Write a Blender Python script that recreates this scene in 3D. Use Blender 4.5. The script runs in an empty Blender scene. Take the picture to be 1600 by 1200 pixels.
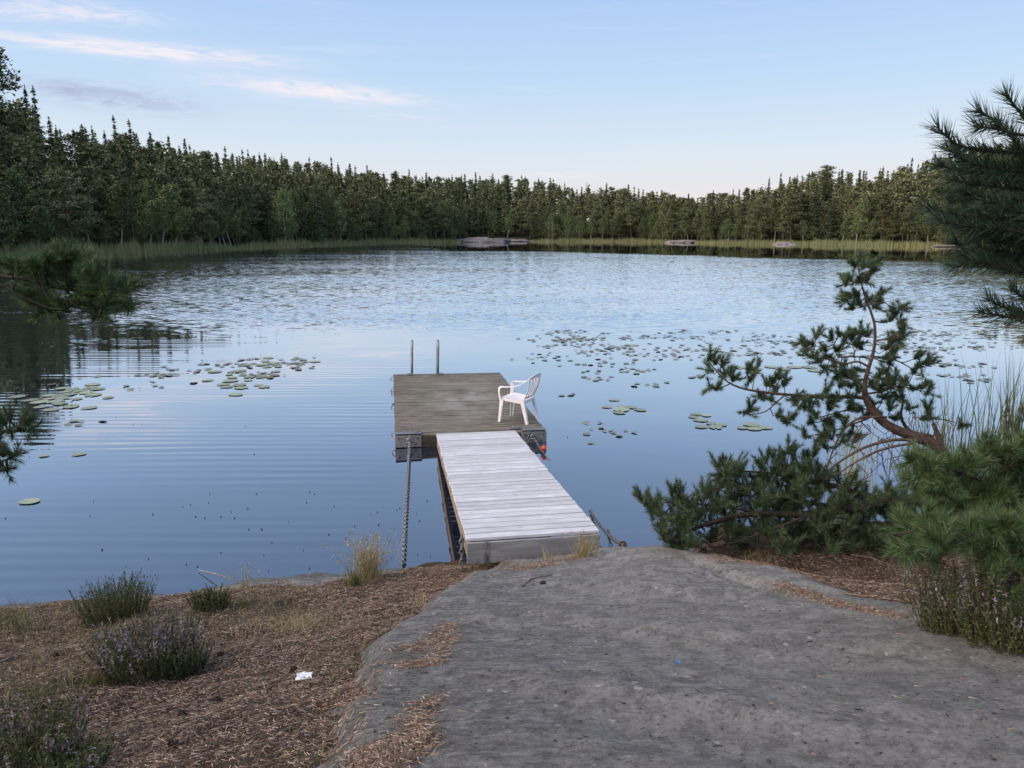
import bpy, math, random
import numpy as np
from mathutils import Vector, Matrix

sc = bpy.context.scene
COL = sc.collection
R = math.radians
rng = np.random.default_rng(7)
random.seed(7)

# ---------------------------------------------------------------- camera
F, H = 1156.0, 3.4                       # focal length in photo pixels, eye height over the lake
TH = math.atan(240 / F)                  # camera pitch
cam = bpy.data.cameras.new('camera'); cam_o = bpy.data.objects.new('camera', cam); COL.objects.link(cam_o)
cam.sensor_width = 36; cam.lens = 36 * F / 1600; cam.clip_start = .05; cam.clip_end = 6000
cam_o.location = (0, 0, H); cam_o.rotation_euler = (math.pi / 2 - TH, 0, 0)
sc.camera = cam_o

# ---------------------------------------------------------------- world, sun, exposure
SUN_EL, SUN_AZ = 40.0, -112.0            # azimuth from +Y, clockwise: the sun is low, left and behind
world = bpy.data.worlds.new('World'); sc.world = world; world.use_nodes = True
sc.view_settings.view_transform = 'Standard'; sc.view_settings.look = 'None'
sc.view_settings.exposure = 0.15; sc.view_settings.gamma = 1.0; sc.view_settings.use_curve_mapping = False
sun = bpy.data.lights.new('sun', 'SUN'); sun.energy = 4.0; sun.angle = R(70); sun.color = (1.0, .82, .66)
sun_o = bpy.data.objects.new('sun', sun); COL.objects.link(sun_o)
sv = Vector((math.sin(R(SUN_AZ)) * math.cos(R(SUN_EL)), math.cos(R(SUN_AZ)) * math.cos(R(SUN_EL)), math.sin(R(SUN_EL))))
sun_o.rotation_euler = sv.to_track_quat('Z', 'Y').to_euler()
sc.cycles.use_denoising = True; sc.cycles.use_adaptive_sampling = True; sc.cycles.adaptive_threshold = .02
sc.cycles.max_bounces = 4; sc.cycles.diffuse_bounces = 2; sc.cycles.glossy_bounces = 2; sc.cycles.transmission_bounces = 2
sc.cycles.sample_clamp_indirect = 4


class NT:
    """small helper round a node tree"""
    def __init__(s, tree): s.t = tree; s.n = tree.nodes; s.l = tree.links
    def put(s, sock, v):
        if v is None: return
        if hasattr(v, 'is_output') or isinstance(v, bpy.types.NodeSocket): s.l.new(v, sock)
        elif isinstance(v, (tuple, list)) and len(v) == 3 and sock.type == 'RGBA': sock.default_value = (*v, 1)
        else: sock.default_value = v
    def math(s, op, a, b=None, c=None, clamp=False):
        m = s.n.new('ShaderNodeMath'); m.operation = op; m.use_clamp = clamp
        for i, v in enumerate((a, b, c)): s.put(m.inputs[i], v)
        return m.outputs[0]
    def vmath(s, op, a, b=None, c=None):
        m = s.n.new('ShaderNodeVectorMath'); m.operation = op
        for i, v in enumerate((a, b, c)):
            if v is not None: s.put(m.inputs[i], v)
        return m.outputs['Value' if op in ('LENGTH', 'DOT_PRODUCT', 'DISTANCE') else 'Vector']
    def mix(s, f, a, b, blend='MIX'):
        m = s.n.new('ShaderNodeMix'); m.data_type = 'RGBA'; m.blend_type = blend
        s.put(m.inputs[0], f); s.put(m.inputs[6], a); s.put(m.inputs[7], b)
        return m.outputs[2]
    def ramp(s, f, stops, interp='LINEAR'):
        r = s.n.new('ShaderNodeValToRGB'); e = r.color_ramp.elements; r.color_ramp.interpolation = interp
        while len(e) < len(stops): e.new(.5)
        for k, (p, c) in enumerate(stops):
            e[k].position = p; e[k].color = (*c, 1) if isinstance(c, tuple) else (c, c, c, 1)
        s.put(r.inputs[0], f); return r.outputs[0]
    def maprange(s, v, a, b, c=0., d=1., smooth=True):
        m = s.n.new('ShaderNodeMapRange'); m.interpolation_type = 'SMOOTHSTEP' if smooth else 'LINEAR'
        for i, x in enumerate((v, a, b, c, d)): s.put(m.inputs[i], x)
        return m.outputs[0]
    def noise(s, vec, scale, detail=4, rough=.55, dist=0., out=0):
        m = s.n.new('ShaderNodeTexNoise'); s.put(m.inputs['Vector'], vec)
        m.inputs['Scale'].default_value = scale; m.inputs['Detail'].default_value = detail
        m.inputs['Roughness'].default_value = rough; m.inputs['Distortion'].default_value = dist
        return m.outputs[out]
    def voronoi(s, vec, scale, out='Distance'):
        m = s.n.new('ShaderNodeTexVoronoi'); s.put(m.inputs['Vector'], vec); m.inputs['Scale'].default_value = scale
        return m.outputs[out]
    def mapping(s, vec, rot=(0, 0, 0), scale=(1, 1, 1), loc=(0, 0, 0)):
        m = s.n.new('ShaderNodeMapping'); s.put(m.inputs[0], vec)
        m.inputs['Location'].default_value = loc; m.inputs['Rotation'].default_value = rot; m.inputs['Scale'].default_value = scale
        return m.outputs[0]
    def xyz(s, v):
        m = s.n.new('ShaderNodeSeparateXYZ'); s.put(m.inputs[0], v); return m.outputs
    def comb(s, x, y, z):
        m = s.n.new('ShaderNodeCombineXYZ')
        for i, v in enumerate((x, y, z)): s.put(m.inputs[i], v)
        return m.outputs[0]
    def bump(s, h, strength=.5, dist=.02, normal=None):
        m = s.n.new('ShaderNodeBump'); m.inputs['Strength'].default_value = strength; m.inputs['Distance'].default_value = dist
        s.put(m.inputs['Height'], h); s.put(m.inputs['Normal'], normal); return m.outputs[0]


def ray(px, py):
    u = (px - 800) / F; v = (py - 600) / F
    return np.array((u, math.cos(TH) - v * math.sin(TH), -math.sin(TH) - v * math.cos(TH)))
def PZ(px, py, z=0.):
    d = ray(px, py); t = (z - H) / d[2]; return np.array((d[0] * t, d[1] * t, z))
def PY(px, py, Y):
    d = ray(px, py); t = Y / d[1]; return np.array((d[0] * t, Y, H + d[2] * t))

# sky: Nishita under an evening gradient with thin pink cirrus
def build_world():
    T = NT(world.node_tree); bg = T.n['Background']
    sky = T.n.new('ShaderNodeTexSky'); sky.sky_type = 'NISHITA'; sky.sun_disc = False
    sky.sun_elevation = R(SUN_EL); sky.sun_rotation = R(SUN_AZ); sky.dust_density = .6; sky.ozone_density = 2.5
    co = T.n.new('ShaderNodeTexCoord').outputs['Generated']
    d = T.vmath('NORMALIZE', co); x, y, z = T.xyz(d)
    el = T.math('MULTIPLY', T.math('ARCSINE', z), 180 / math.pi)
    az = T.math('MULTIPLY', T.math('ARCTAN2', x, y), 180 / math.pi)
    f = T.math('DIVIDE', el, 90., clamp=True)
    grad = T.ramp(f, [(0, (.80, .68, .67)), (.026, (.80, .74, .76)), (.06, (.70, .77, .85)), (.115, (.53, .70, .90)),
                      (.18, (.42, .60, .90)), (.33, (.35, .52, .87)), (.6, (.38, .51, .78)), (1, (.40, .51, .74))])
    ns = T.mix(1., sky.outputs[0], (.10, .10, .10), 'MULTIPLY')
    base = T.mix(.15, grad, ns)
    # thin wisps everywhere, and the bank of streaks in the upper left
    flow = T.mapping(T.comb(az, el, 0.), rot=(0, 0, R(6)), scale=(.035, .42, 1))
    n1 = T.noise(flow, 3.2, 6, .62, .6)
    n2 = T.noise(T.mapping(flow, scale=(2.6, 2.2, 1)), 5., 5, .6, .3)
    tex = T.math('ADD', T.math('MULTIPLY', n1, .65), T.math('MULTIPLY', n2, .35))
    gen = T.math('MULTIPLY', T.maprange(tex, .52, .74), .16)
    acc = gen
    def streak(x0, y0, x1, y1, hh, gain, shift):
        def ae(px, py):
            v = ray(px, py); v = v / np.linalg.norm(v); return math.degrees(math.atan2(v[0], v[1])), math.degrees(math.asin(v[2]))
        (aa, ea), (ab, eb) = ae(x0, y0), ae(x1, y1); a0, e0 = (aa + ab) / 2, (ea + eb) / 2
        tilt = math.degrees(math.atan2(eb - ea, ab - aa)); hw = .5 * math.hypot(ab - aa, eb - ea)
        da = T.math('SUBTRACT', az, a0); de = T.math('SUBTRACT', el, e0)
        c, s_ = math.cos(R(tilt)), math.sin(R(tilt))
        p = T.math('DIVIDE', T.math('ADD', T.math('MULTIPLY', da, c), T.math('MULTIPLY', de, s_)), hw)
        q = T.math('DIVIDE', T.math('SUBTRACT', T.math('MULTIPLY', de, c), T.math('MULTIPLY', da, s_)), hh)
        r2 = T.math('ADD', T.math('MULTIPLY', p, p), T.math('MULTIPLY', q, q))
        g = T.math('EXPONENT', T.math('MULTIPLY', r2, -.8))
        fl = T.mapping(T.comb(p, q, shift), scale=(.9, .55, 1))
        t = T.noise(fl, 2.2, 6, .6, .8)
        return T.math('MULTIPLY', T.math('MULTIPLY', g, T.maprange(t, .30, .62)), gain)
    for a in ((-80, 50, 330, 88, .42, .8, 0.), (120, 66, 420, 96, .45, .9, 3.), (330, 122, 560, 150, .55, .8, 7.), (470, 138, 655, 158, .5, .75, 8.),
              (20, 2, 230, 30, .5, .75, 11.), (-40, 20, 120, 24, .4, .5, 13.), (560, 180, 680, 184, .2, .35, 15.), (820, 272, 930, 276, .25, .5, 22.), (420, 74, 600, 80, .18, .2, 25.)):
        acc = T.math('ADD', acc, streak(*a))
    acc = T.math('MINIMUM', acc, 1.)
    colr = T.mix(T.math('MULTIPLY', acc, .85), base, (.88, .81, .85))
    dark = T.math('ADD', streak(70, 140, 290, 165, .65, .85, 31.), streak(40, 132, 160, 142, .4, .45, 37.))
    colr = T.mix(T.math('MINIMUM', dark, 1.), colr, (.40, .44, .62))
    T.put(bg.inputs[0], colr); bg.inputs[1].default_value = 1.0
build_world()

# ---------------------------------------------------------------- mesh helpers
class MB:
    def __init__(s): s.V = []; s.F3 = []; s.F4 = []; s.n = 0
    def add(s, V, f3=None, f4=None):
        V = np.asarray(V, float).reshape(-1, 3); s.V.append(V)
        if f3 is not None and len(f3): s.F3.append(np.asarray(f3, int).reshape(-1, 3) + s.n)
        if f4 is not None and len(f4): s.F4.append(np.asarray(f4, int).reshape(-1, 4) + s.n)
        s.n += len(V)
    def tris(s, T3):                                   # (n,3,3) loose triangles
        T3 = np.asarray(T3).reshape(-1, 3, 3); s.add(T3.reshape(-1, 3), np.arange(len(T3) * 3).reshape(-1, 3))
    def box(s, c, size, bevel=0., M=None):
        c = np.asarray(c, float); h = np.asarray(size, float) / 2
        if bevel <= 0:
            V = np.array([(x, y, z) for x in (-1, 1) for y in (-1, 1) for z in (-1, 1)]) * h
            f4 = [(0, 1, 3, 2), (4, 6, 7, 5), (0, 4, 5, 1), (2, 3, 7, 6), (0, 2, 6, 4), (1, 5, 7, 3)]
            f3 = None
        else:
            b = min(bevel, h.min() * .9); V = []; idx = {}
            for x in (-1, 1):
                for y in (-1, 1):
                    for z in (-1, 1):
                        for ax in range(3):
                            p = np.array((x, y, z)) * h
                            for k in range(3):
                                if k != ax: p[k] -= (x, y, z)[k] * b
                            idx[(x, y, z, ax)] = len(V); V.append(p)
            f4 = []; f3 = []
            for ax in range(3):
                o = [k for k in range(3) if k != ax]
                for sg in (-1, 1):
                    q = []
                    for (a, b2) in ((-1, -1), (1, -1), (1, 1), (-1, 1)):
                        k = [0, 0, 0]; k[ax] = sg; k[o[0]] = a; k[o[1]] = b2; q.append(idx[(*k, ax)])
                    f4.append(q)
                for a in (-1, 1):
                    for b2 in (-1, 1):
                        k0 = [0, 0, 0]; k1 = [0, 0, 0]; k0[ax] = -1; k1[ax] = 1
                        for k in (k0, k1): k[o[0]] = a; k[o[1]] = b2
                        f4.append([idx[(*k0, o[0])], idx[(*k1, o[0])], idx[(*k1, o[1])], idx[(*k0, o[1])]])
            for x in (-1, 1):
                for y in (-1, 1):
                    for z in (-1, 1): f3.append([idx[(x, y, z, a)] for a in range(3)])
            V = np.array(V)
        V = V + c
        if M is not None: V = V @ np.array(M.to_3x3()).T + np.array(M.translation)
        s.add(V, f3, f4)
    def tube(s, pts, rad, seg=7, cap=True):
        P = np.asarray(pts, float); n = len(P)
        r = np.full(n, rad) if np.isscalar(rad) else np.asarray(rad, float)
        t = np.gradient(P, axis=0); t /= np.linalg.norm(t, axis=1)[:, None] + 1e-9
        a = np.array((0, 0, 1.)) if abs(t[0][2]) < .9 else np.array((1., 0, 0))
        V = []
        for i in range(n):
            u = np.cross(t[i], a); u /= np.linalg.norm(u) + 1e-9; w = np.cross(u, t[i]); a = w
            ang = np.linspace(0, 2 * math.pi, seg, endpoint=False)
            V.append(P[i] + r[i] * (np.cos(ang)[:, None] * u + np.sin(ang)[:, None] * w))
        f4 = []
        for i in range(n - 1):
            for k in range(seg):
                k2 = (k + 1) % seg; f4.append((i * seg + k, i * seg + k2, (i + 1) * seg + k2, (i + 1) * seg + k))
        V = np.concatenate(V); f3 = []
        if cap:
            V = np.concatenate([V, P[:1], P[-1:]]); c0 = n * seg
            for k in range(seg):
                k2 = (k + 1) % seg; f3 += [(c0, k2, k), (c0 + 1, (n - 1) * seg + k, (n - 1) * seg + k2)]
        s.add(V, f3, f4)
    def sweep(s, pts, side, wid, thk):                 # flat bar along pts; side = direction of its width
        P = np.asarray(pts, float); n = len(P); t = np.gradient(P, axis=0); t /= np.linalg.norm(t, axis=1)[:, None]
        sd = np.asarray(side, float); sd = np.tile(sd, (n, 1)) if sd.ndim == 1 else sd
        wid = np.full(n, wid) if np.isscalar(wid) else np.asarray(wid); thk = np.full(n, thk) if np.isscalar(thk) else np.asarray(thk)
        V = []
        for i in range(n):
            a = sd[i] - t[i] * np.dot(sd[i], t[i]); a /= np.linalg.norm(a); b = np.cross(t[i], a)
            for (p, q) in ((-1, -.6), (-.8, -1), (.8, -1), (1, -.6), (1, .6), (.8, 1), (-.8, 1), (-1, .6)):
                V.append(P[i] + a * p * wid[i] / 2 + b * q * thk[i] / 2)
        f4 = [(i * 8 + k, i * 8 + (k + 1) % 8, (i + 1) * 8 + (k + 1) % 8, (i + 1) * 8 + k) for i in range(n - 1) for k in range(8)]
        e = (n - 1) * 8
        f4 += [(7, 6, 1, 0), (6, 5, 2, 1), (5, 4, 3, 2), (e, e + 1, e + 6, e + 7), (e + 1, e + 2, e + 5, e + 6), (e + 2, e + 3, e + 4, e + 5)]
        s.add(V, None, f4)
    def data(s, name, smooth=False):
        V = np.concatenate(s.V); me = bpy.data.meshes.new(name)
        f3 = np.concatenate(s.F3) if s.F3 else np.zeros((0, 3), int); f4 = np.concatenate(s.F4) if s.F4 else np.zeros((0, 4), int)
        me.vertices.add(len(V)); me.vertices.foreach_set('co', V.astype(np.float32).ravel())
        nl = len(f3) * 3 + len(f4) * 4; me.loops.add(nl); me.polygons.add(len(f3) + len(f4))
        me.loops.foreach_set('vertex_index', np.concatenate([f3.ravel(), f4.ravel()]).astype(np.int32))
        st = np.concatenate([np.arange(len(f3)) * 3, len(f3) * 3 + np.arange(len(f4)) * 4]).astype(np.int32)
        me.polygons.foreach_set('loop_start', st)
        me.update(calc_edges=True); me.validate()
        me.polygons.foreach_set('use_smooth', np.full(len(me.polygons), bool(smooth)))
        return me
    def build(s, name, mat, parent=None, smooth=False, **kw):
        return link(name, s.data(name, smooth), mat, parent, **kw)

def link(name, me, mat=None, parent=None, loc=None, label=None, cat=None, group=None, kind=None):
    o = bpy.data.objects.new(name, me); COL.objects.link(o)
    if mat is not None and len(me.materials) == 0: me.materials.append(mat)
    if parent is not None: o.parent = parent
    if loc is not None: o.location = loc
    return tag(o, label, cat, group, kind)
def tag(o, label=None, cat=None, group=None, kind=None):
    for k, v in (('label', label), ('category', cat), ('group', group), ('kind', kind)):
        if v: o[k] = v
    return o
def empty(name, loc=(0, 0, 0), rot=(0, 0, 0), label=None, cat=None, group=None):
    o = bpy.data.objects.new(name, None); COL.objects.link(o); o.location = loc; o.rotation_euler = rot
    o.empty_display_size = .1
    return tag(o, label, cat, group)

def hash2(ix, iy, seed):
    h = (ix.astype(np.int64) * 374761393 + iy.astype(np.int64) * 668265263 + seed * 1442695041) & 0xffffffff
    h = ((h ^ (h >> 13)) * 1274126177) & 0xffffffff
    return ((h ^ (h >> 16)) & 0xffff) / 65535.
def vnoise(x, y, seed=0):
    x = np.asarray(x, float); y = np.asarray(y, float); ix = np.floor(x); iy = np.floor(y); fx = x - ix; fy = y - iy
    fx = fx * fx * (3 - 2 * fx); fy = fy * fy * (3 - 2 * fy)
    a = hash2(ix, iy, seed); b = hash2(ix + 1, iy, seed); c = hash2(ix, iy + 1, seed); d = hash2(ix + 1, iy + 1, seed)
    return (a * (1 - fx) + b * fx) * (1 - fy) + (c * (1 - fx) + d * fx) * fy - .5
def fbm(x, y, seed=0, oct=4):
    v = 0; a = 1.
    for k in range(oct): v = v + a * vnoise(np.asarray(x) * 2 ** k, np.asarray(y) * 2 ** k, seed + k * 17); a *= .5
    return v
def sstep(x, a, b):
    t = np.clip((np.asarray(x, float) - a) / (b - a), 0, 1); return t * t * (3 - 2 * t)

# ---------------------------------------------------------------- materials
def mat(name):
    m = bpy.data.materials.new(name); m.use_nodes = True; T = NT(m.node_tree); return m, T, T.n['Principled BSDF']
def setp(T, b, col=None, rough=.7, spec=.3, metal=0., normal=None):
    T.put(b.inputs['Base Color'], col); T.put(b.inputs['Roughness'], rough); b.inputs['Specular IOR Level'].default_value = spec
    b.inputs['Metallic'].default_value = metal; T.put(b.inputs['Normal'], normal)
def geo(T, o): return T.n.new('ShaderNodeNewGeometry').outputs[o]
def obr(T): return T.n.new('ShaderNodeObjectInfo').outputs['Random']
def oco(T): return T.n.new('ShaderNodeTexCoord').outputs['Object']

def island_mat(name, stops, rough=.65, spec=.25, byobj=0., transl=0.):
    m, T, b = mat(name); f = geo(T, 'Random Per Island')
    c = T.ramp(f, stops)
    if byobj:
        k = T.maprange(obr(T), 0, 1, 1 - byobj, 1 + byobj, False)
        hs = T.n.new('ShaderNodeHueSaturation'); T.put(hs.inputs['Value'], k)
        T.put(hs.inputs['Hue'], T.maprange(T.math('FRACT', T.math('MULTIPLY', obr(T), 7.3)), 0, 1, .475, .515, False)); T.put(hs.inputs['Color'], c); c = hs.outputs[0]
    setp(T, b, c, rough, spec)
    if transl:
        tr = T.n.new('ShaderNodeBsdfTranslucent'); T.put(tr.inputs[0], c); mx = T.n.new('ShaderNodeMixShader'); mx.inputs[0].default_value = transl
        T.l.new(b.outputs[0], mx.inputs[1]); T.l.new(tr.outputs[0], mx.inputs[2]); T.l.new(mx.outputs[0], T.n['Material Output'].inputs[0])
    return m

def make_water():
    m, T, b = mat('lake_water'); p = geo(T, 'Position'); x, y, z = T.xyz(p)
    wob = T.math('MULTIPLY', T.math('SUBTRACT', T.noise(T.mapping(p, scale=(.02, .06, 1)), 1., 4), .5), 1.)
    # wind-ruffled belt between sheltered water in front and along the far right shore
    near = T.maprange(T.math('ADD', y, T.math('MULTIPLY', wob, 26.)), 21., 33.)
    lefty = T.maprange(T.math('ADD', x, T.math('MULTIPLY', y, .34)), -12., -2., 1., 0.)
    near2 = T.maprange(T.math('ADD', y, T.math('MULTIPLY', wob, 18.)), 13., 26.)
    near = T.math('MAXIMUM', near, T.math('MULTIPLY', T.math('MULTIPLY', near2, lefty), .75))
    lim = T.math('SUBTRACT', T.math('SUBTRACT', 128., T.math('MULTIPLY', T.math('MAXIMUM', x, 0.), .95)), T.math('MULTIPLY', wob, 22.))
    lim = T.math('ADD', lim, T.math('MULTIPLY', T.maprange(x, -30., -8., 1., 0.), 70.))
    far = T.maprange(T.math('SUBTRACT', y, lim), -5., 5., 1., 0.)
    mask = T.math('MULTIPLY', near, far)
    patch = T.maprange(T.noise(T.mapping(p, scale=(.03, .10, 1)), 1.3, 3), .3, .7, .65, 1.15)
    mask = T.math('MULTIPLY', mask, patch)
    def slope(scale, sx, sy, rot, detail=2):
        q = T.mapping(p, rot=(0, 0, R(rot)), scale=(sx, sy, 1))
        return T.vmath('SUBTRACT', T.noise(q, scale, detail, .5, 0., 1), (.5, .5, .5))
    rip = T.vmath('ADD', slope(3.4, .6, 1.5, 14), T.vmath('SCALE', slope(9., .6, 1.4, -8), None))
    rip.node.inputs[1].links[0].from_node.inputs['Scale'].default_value = .6
    r1 = T.vmath('ADD', T.vmath('MULTIPLY', rip, (.22, .32, 0.)), (0., -.042, 0.)); s1 = T.n.new('ShaderNodeVectorMath'); s1.operation = 'SCALE'
    T.put(s1.inputs[0], r1); T.put(s1.inputs['Scale'], mask)
    # low capillary wavelets running across the quiet water at the left
    q = T.mapping(p, rot=(0, 0, R(-8)), scale=(.35, 3.4, 1))
    w = T.n.new('ShaderNodeTexWave'); w.wave_type = 'BANDS'; w.bands_direction = 'Y'; T.put(w.inputs[0], q)
    w.inputs['Scale'].default_value = .34; w.inputs['Distortion'].default_value = 5.; w.inputs['Detail'].default_value = 1.5; w.inputs['Detail Scale'].default_value = 1.2
    wv = T.math('SUBTRACT', w.outputs['Fac'], .5)
    wm = T.math('MULTIPLY', T.maprange(x, -.9, -3.2), T.maprange(T.noise(T.mapping(p, scale=(.25, .5, 1)), 1., 3), .35, .65))
    wm = T.math('MULTIPLY', wm, T.maprange(y, 34., 15.))
    n2 = T.comb(0., T.math('MULTIPLY', T.math('MULTIPLY', wv, wm), .045), 0.)
    calm = T.vmath('MULTIPLY', slope(.8, .5, 1.6, 5), (.006, .012, 0.))
    nrm = T.vmath('NORMALIZE', T.vmath('ADD', T.vmath('ADD', s1.outputs[0], n2), T.vmath('ADD', calm, (0, 0, 1.))))
    setp(T, b, (.008, .014, .030), .6, 0., 0.)
    lw = T.n.new('ShaderNodeLayerWeight'); lw.inputs['Blend'].default_value = .5; T.put(lw.inputs['Normal'], nrm)
    fac = T.ramp(lw.outputs['Facing'], [(0, .05), (.4, .15), (.56, .29), (.68, .43), (.8, .74), (.9, .96), (1, 1.)])
    gl = T.n.new('ShaderNodeBsdfGlossy'); gl.inputs['Roughness'].default_value = .01; T.put(gl.inputs['Normal'], nrm); T.put(gl.inputs['Color'], (.96, .975, 1.))
    mx = T.n.new('ShaderNodeMixShader'); T.put(mx.inputs[0], fac); T.l.new(b.outputs[0], mx.inputs[1]); T.l.new(gl.outputs[0], mx.inputs[2]); T.l.new(mx.outputs[0], T.n['Material Output'].inputs[0])
    return m
M_WATER = make_water()

def make_rock():
    m, T, b = mat('granite'); p = geo(T, 'Position')
    x, y, z0 = T.xyz(p)
    st = T.mapping(p, rot=(0, 0, R(-24)), scale=(1., 3.4, 2.))
    big = T.noise(p, 1.1, 4, .6); mott = T.noise(p, 7.5, 9, .78); fine = T.noise(p, 42., 7, .85); grain = T.noise(p, 160., 3, .8)
    fol = T.noise(st, 9., 8, .75, .4); fm = T.math('MULTIPLY', T.maprange(x, 1.1, -.3), .9)
    c = T.mix(T.maprange(mott, .40, .60), (.15, .147, .138), (.36, .352, .338))
    c = T.mix(T.maprange(big, .35, .68, 0, .45), c, (.23, .225, .20))
    c = T.mix(T.math('MULTIPLY', T.maprange(fol, .50, .42, 0., .8), fm), c, (.075, .074, .07)); c = T.mix(T.math('MULTIPLY', T.maprange(fol, .54, .66, 0., .7), fm), c, (.50, .495, .49))
    c = T.mix(T.maprange(fine, .47, .38, 0., .85), c, (.065, .063, .058)); c = T.mix(T.maprange(fine, .54, .64, 0., .75), c, (.52, .51, .50))
    c = T.mix(T.maprange(grain, .35, .65, 0., .3), c, (.38, .37, .36))
    pit = T.maprange(T.noise(p, 30., 3, .6), .30, .36, .95, 0.); c = T.mix(pit, c, (.035, .034, .031))
    v = T.n.new('ShaderNodeTexVoronoi'); v.inputs['Scale'].default_value = 15.; T.put(v.inputs['Vector'], T.vmath('ADD', p, T.vmath('SCALE', T.noise(p, 30., 3, .6, 0., 1), None)))
    v.inputs['Vector'].links[0].from_node.inputs[1].links[0].from_node.inputs['Scale'].default_value = .05
    rnd = T.xyz(v.outputs['Color'])[0]
    chip = T.math('MULTIPLY', T.maprange(v.outputs['Distance'], .24, .16), T.maprange(rnd, .89, .91)); c = T.mix(T.math('MULTIPLY', chip, .85), c, (.54, .54, .53))
    ye = T.math('MULTIPLY', T.maprange(T.noise(p, 4.2, 5, .7), .62, .70), T.maprange(T.noise(p, 80., 3), .42, .6)); c = T.mix(T.math('MULTIPLY', ye, .7), c, (.40, .40, .30))
    mo = T.maprange(T.noise(p, 2.3, 6, .75), .55, .70, 0., .5); c = T.mix(mo, c, (.12, .122, .095))
    h = T.math('ADD', T.math('MULTIPLY', mott, .35), T.math('ADD', T.math('MULTIPLY', fine, .55), T.math('MULTIPLY', T.math('MULTIPLY', fol, fm), .8)))
    h = T.math('SUBTRACT', h, T.math('MULTIPLY', pit, .12))
    z = T.xyz(p)[2]; wet = T.maprange(T.math('ADD', z, T.math('MULTIPLY', big, .08)), .02, .12, .55, 0.)
    c = T.mix(wet, c, (.06, .06, .058))
    setp(T, b, c, .85, .2, 0., T.bump(h, 1., .055)); return m
M_ROCK = make_rock()

def make_soil():
    m, T, b = mat('needle_soil'); p = geo(T, 'Position')
    n1 = T.noise(p, 2.2, 5, .6); n2 = T.noise(p, 26., 5, .7); n3 = T.noise(p, 120., 3, .7)
    c = T.ramp(n2, [(.25, (.026, .020, .016)), (.5, (.11, .080, .060)), (.75, (.25, .19, .14))])
    c = T.mix(T.maprange(n1, .42, .62, 0, .75), c, (.055, .036, .026))
    c = T.mix(T.maprange(n3, .5, .75, 0, .5), c, (.24, .18, .12))
    setp(T, b, c, .95, .1, 0., T.bump(T.math('ADD', n2, T.math('MULTIPLY', n3, .5)), 1., .04)); return m
M_SOIL = make_soil()

def make_floor():
    m, T, b = mat('forest_floor'); p = geo(T, 'Position')
    c = T.ramp(T.noise(p, .4, 5), [(.3, (.018, .022, .012)), (.7, (.06, .06, .03))]); setp(T, b, c, .95, .1); return m
M_FLOOR = make_floor()

def make_wood(name, dark, mid, light, knots, stain=None, grain=1., across=14.):
    m, T, b = mat(name); o = oco(T); r = obr(T)
    sh = T.vmath('ADD', o, T.comb(T.math('MULTIPLY', r, 37.), T.math('MULTIPLY', r, 91.), 0.))
    g = T.noise(T.mapping(sh, scale=(1.5, 40., 40.)), 1.6 * grain, 6, .65, .3); g2 = T.noise(T.mapping(sh, scale=(3., across, across)), 1.3, 4)
    c = T.mix(T.maprange(g, .3, .7), dark, mid); c = T.mix(T.maprange(g2, .42, .7), c, light)
    kn = T.maprange(T.voronoi(T.mapping(sh, scale=(3.2, 9., 9.)), 1.), .10, .03); c = T.mix(T.math('MULTIPLY', kn, knots), c, (.09, .06, .045))
    c = T.mix(1., c, T.ramp(r, [(0, .86), (1, 1.08)]), 'MULTIPLY')
    if stain is not None: c = stain(T, c, o)
    setp(T, b, c, .8, .2, 0., T.bump(g, .25, .003)); return m
M_PLANK = make_wood('bleached_plank', (.44, .445, .465), (.53, .535, .565), (.59, .60, .63), .7, None, 1., 5.)
def worn(T, c, o):
    p = geo(T, 'Position'); x, y, z = T.xyz(p)
    n = T.noise(p, 1.6, 5, .65)
    dx = T.math('DIVIDE', T.math('ADD', x, 1.05), .85); dy = T.math('DIVIDE', T.math('SUBTRACT', y, 14.1), 1.9)
    r2 = T.math('ADD', T.math('MULTIPLY', dx, dx), T.math('MULTIPLY', dy, dy))
    k = T.math('MULTIPLY', T.math('EXPONENT', T.math('MULTIPLY', r2, -1.)), T.maprange(n, .38, .6))
    c = T.mix(T.math('MULTIPLY', k, .6), c, (.34, .325, .31))
    g = T.maprange(T.noise(p, .9, 4), .45, .7); return T.mix(T.math('MULTIPLY', g, .35), c, (.115, .12, .07))
M_DECK = make_wood('weathered_deck', (.085, .073, .058), (.165, .146, .118), (.23, .205, .17), .3, worn)
def boardstain(T, c, o):
    x, y, z = T.xyz(o)
    n = T.noise(T.mapping(o, scale=(9., 1., 3.)), 2., 5, .6)
    d = T.math('ADD', x, .44); s = T.math('MULTIPLY', T.math('EXPONENT', T.math('MULTIPLY', T.math('MULTIPLY', d, d), -1400.)), T.maprange(n, .3, .6))
    c = T.mix(T.math('MULTIPLY', s, .9), c, (.03, .026, .022))
    lo = T.math('MULTIPLY', T.maprange(z, -.01, -.11), T.maprange(n, .35, .62)); return T.mix(T.math('MULTIPLY', lo, .7), c, (.09, .09, .092))
M_BOARD = make_wood('grey_board', (.19, .19, .195), (.245, .245, .25), (.30, .30, .30), .25, boardstain, .6)
M_SIDE = make_wood('brown_beam', (.16, .115, .08), (.28, .21, .15), (.36, .29, .22), .5)
M_FRAME = make_wood('damp_beam', (.030, .026, .021), (.06, .052, .042), (.095, .083, .066), .3)

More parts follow.
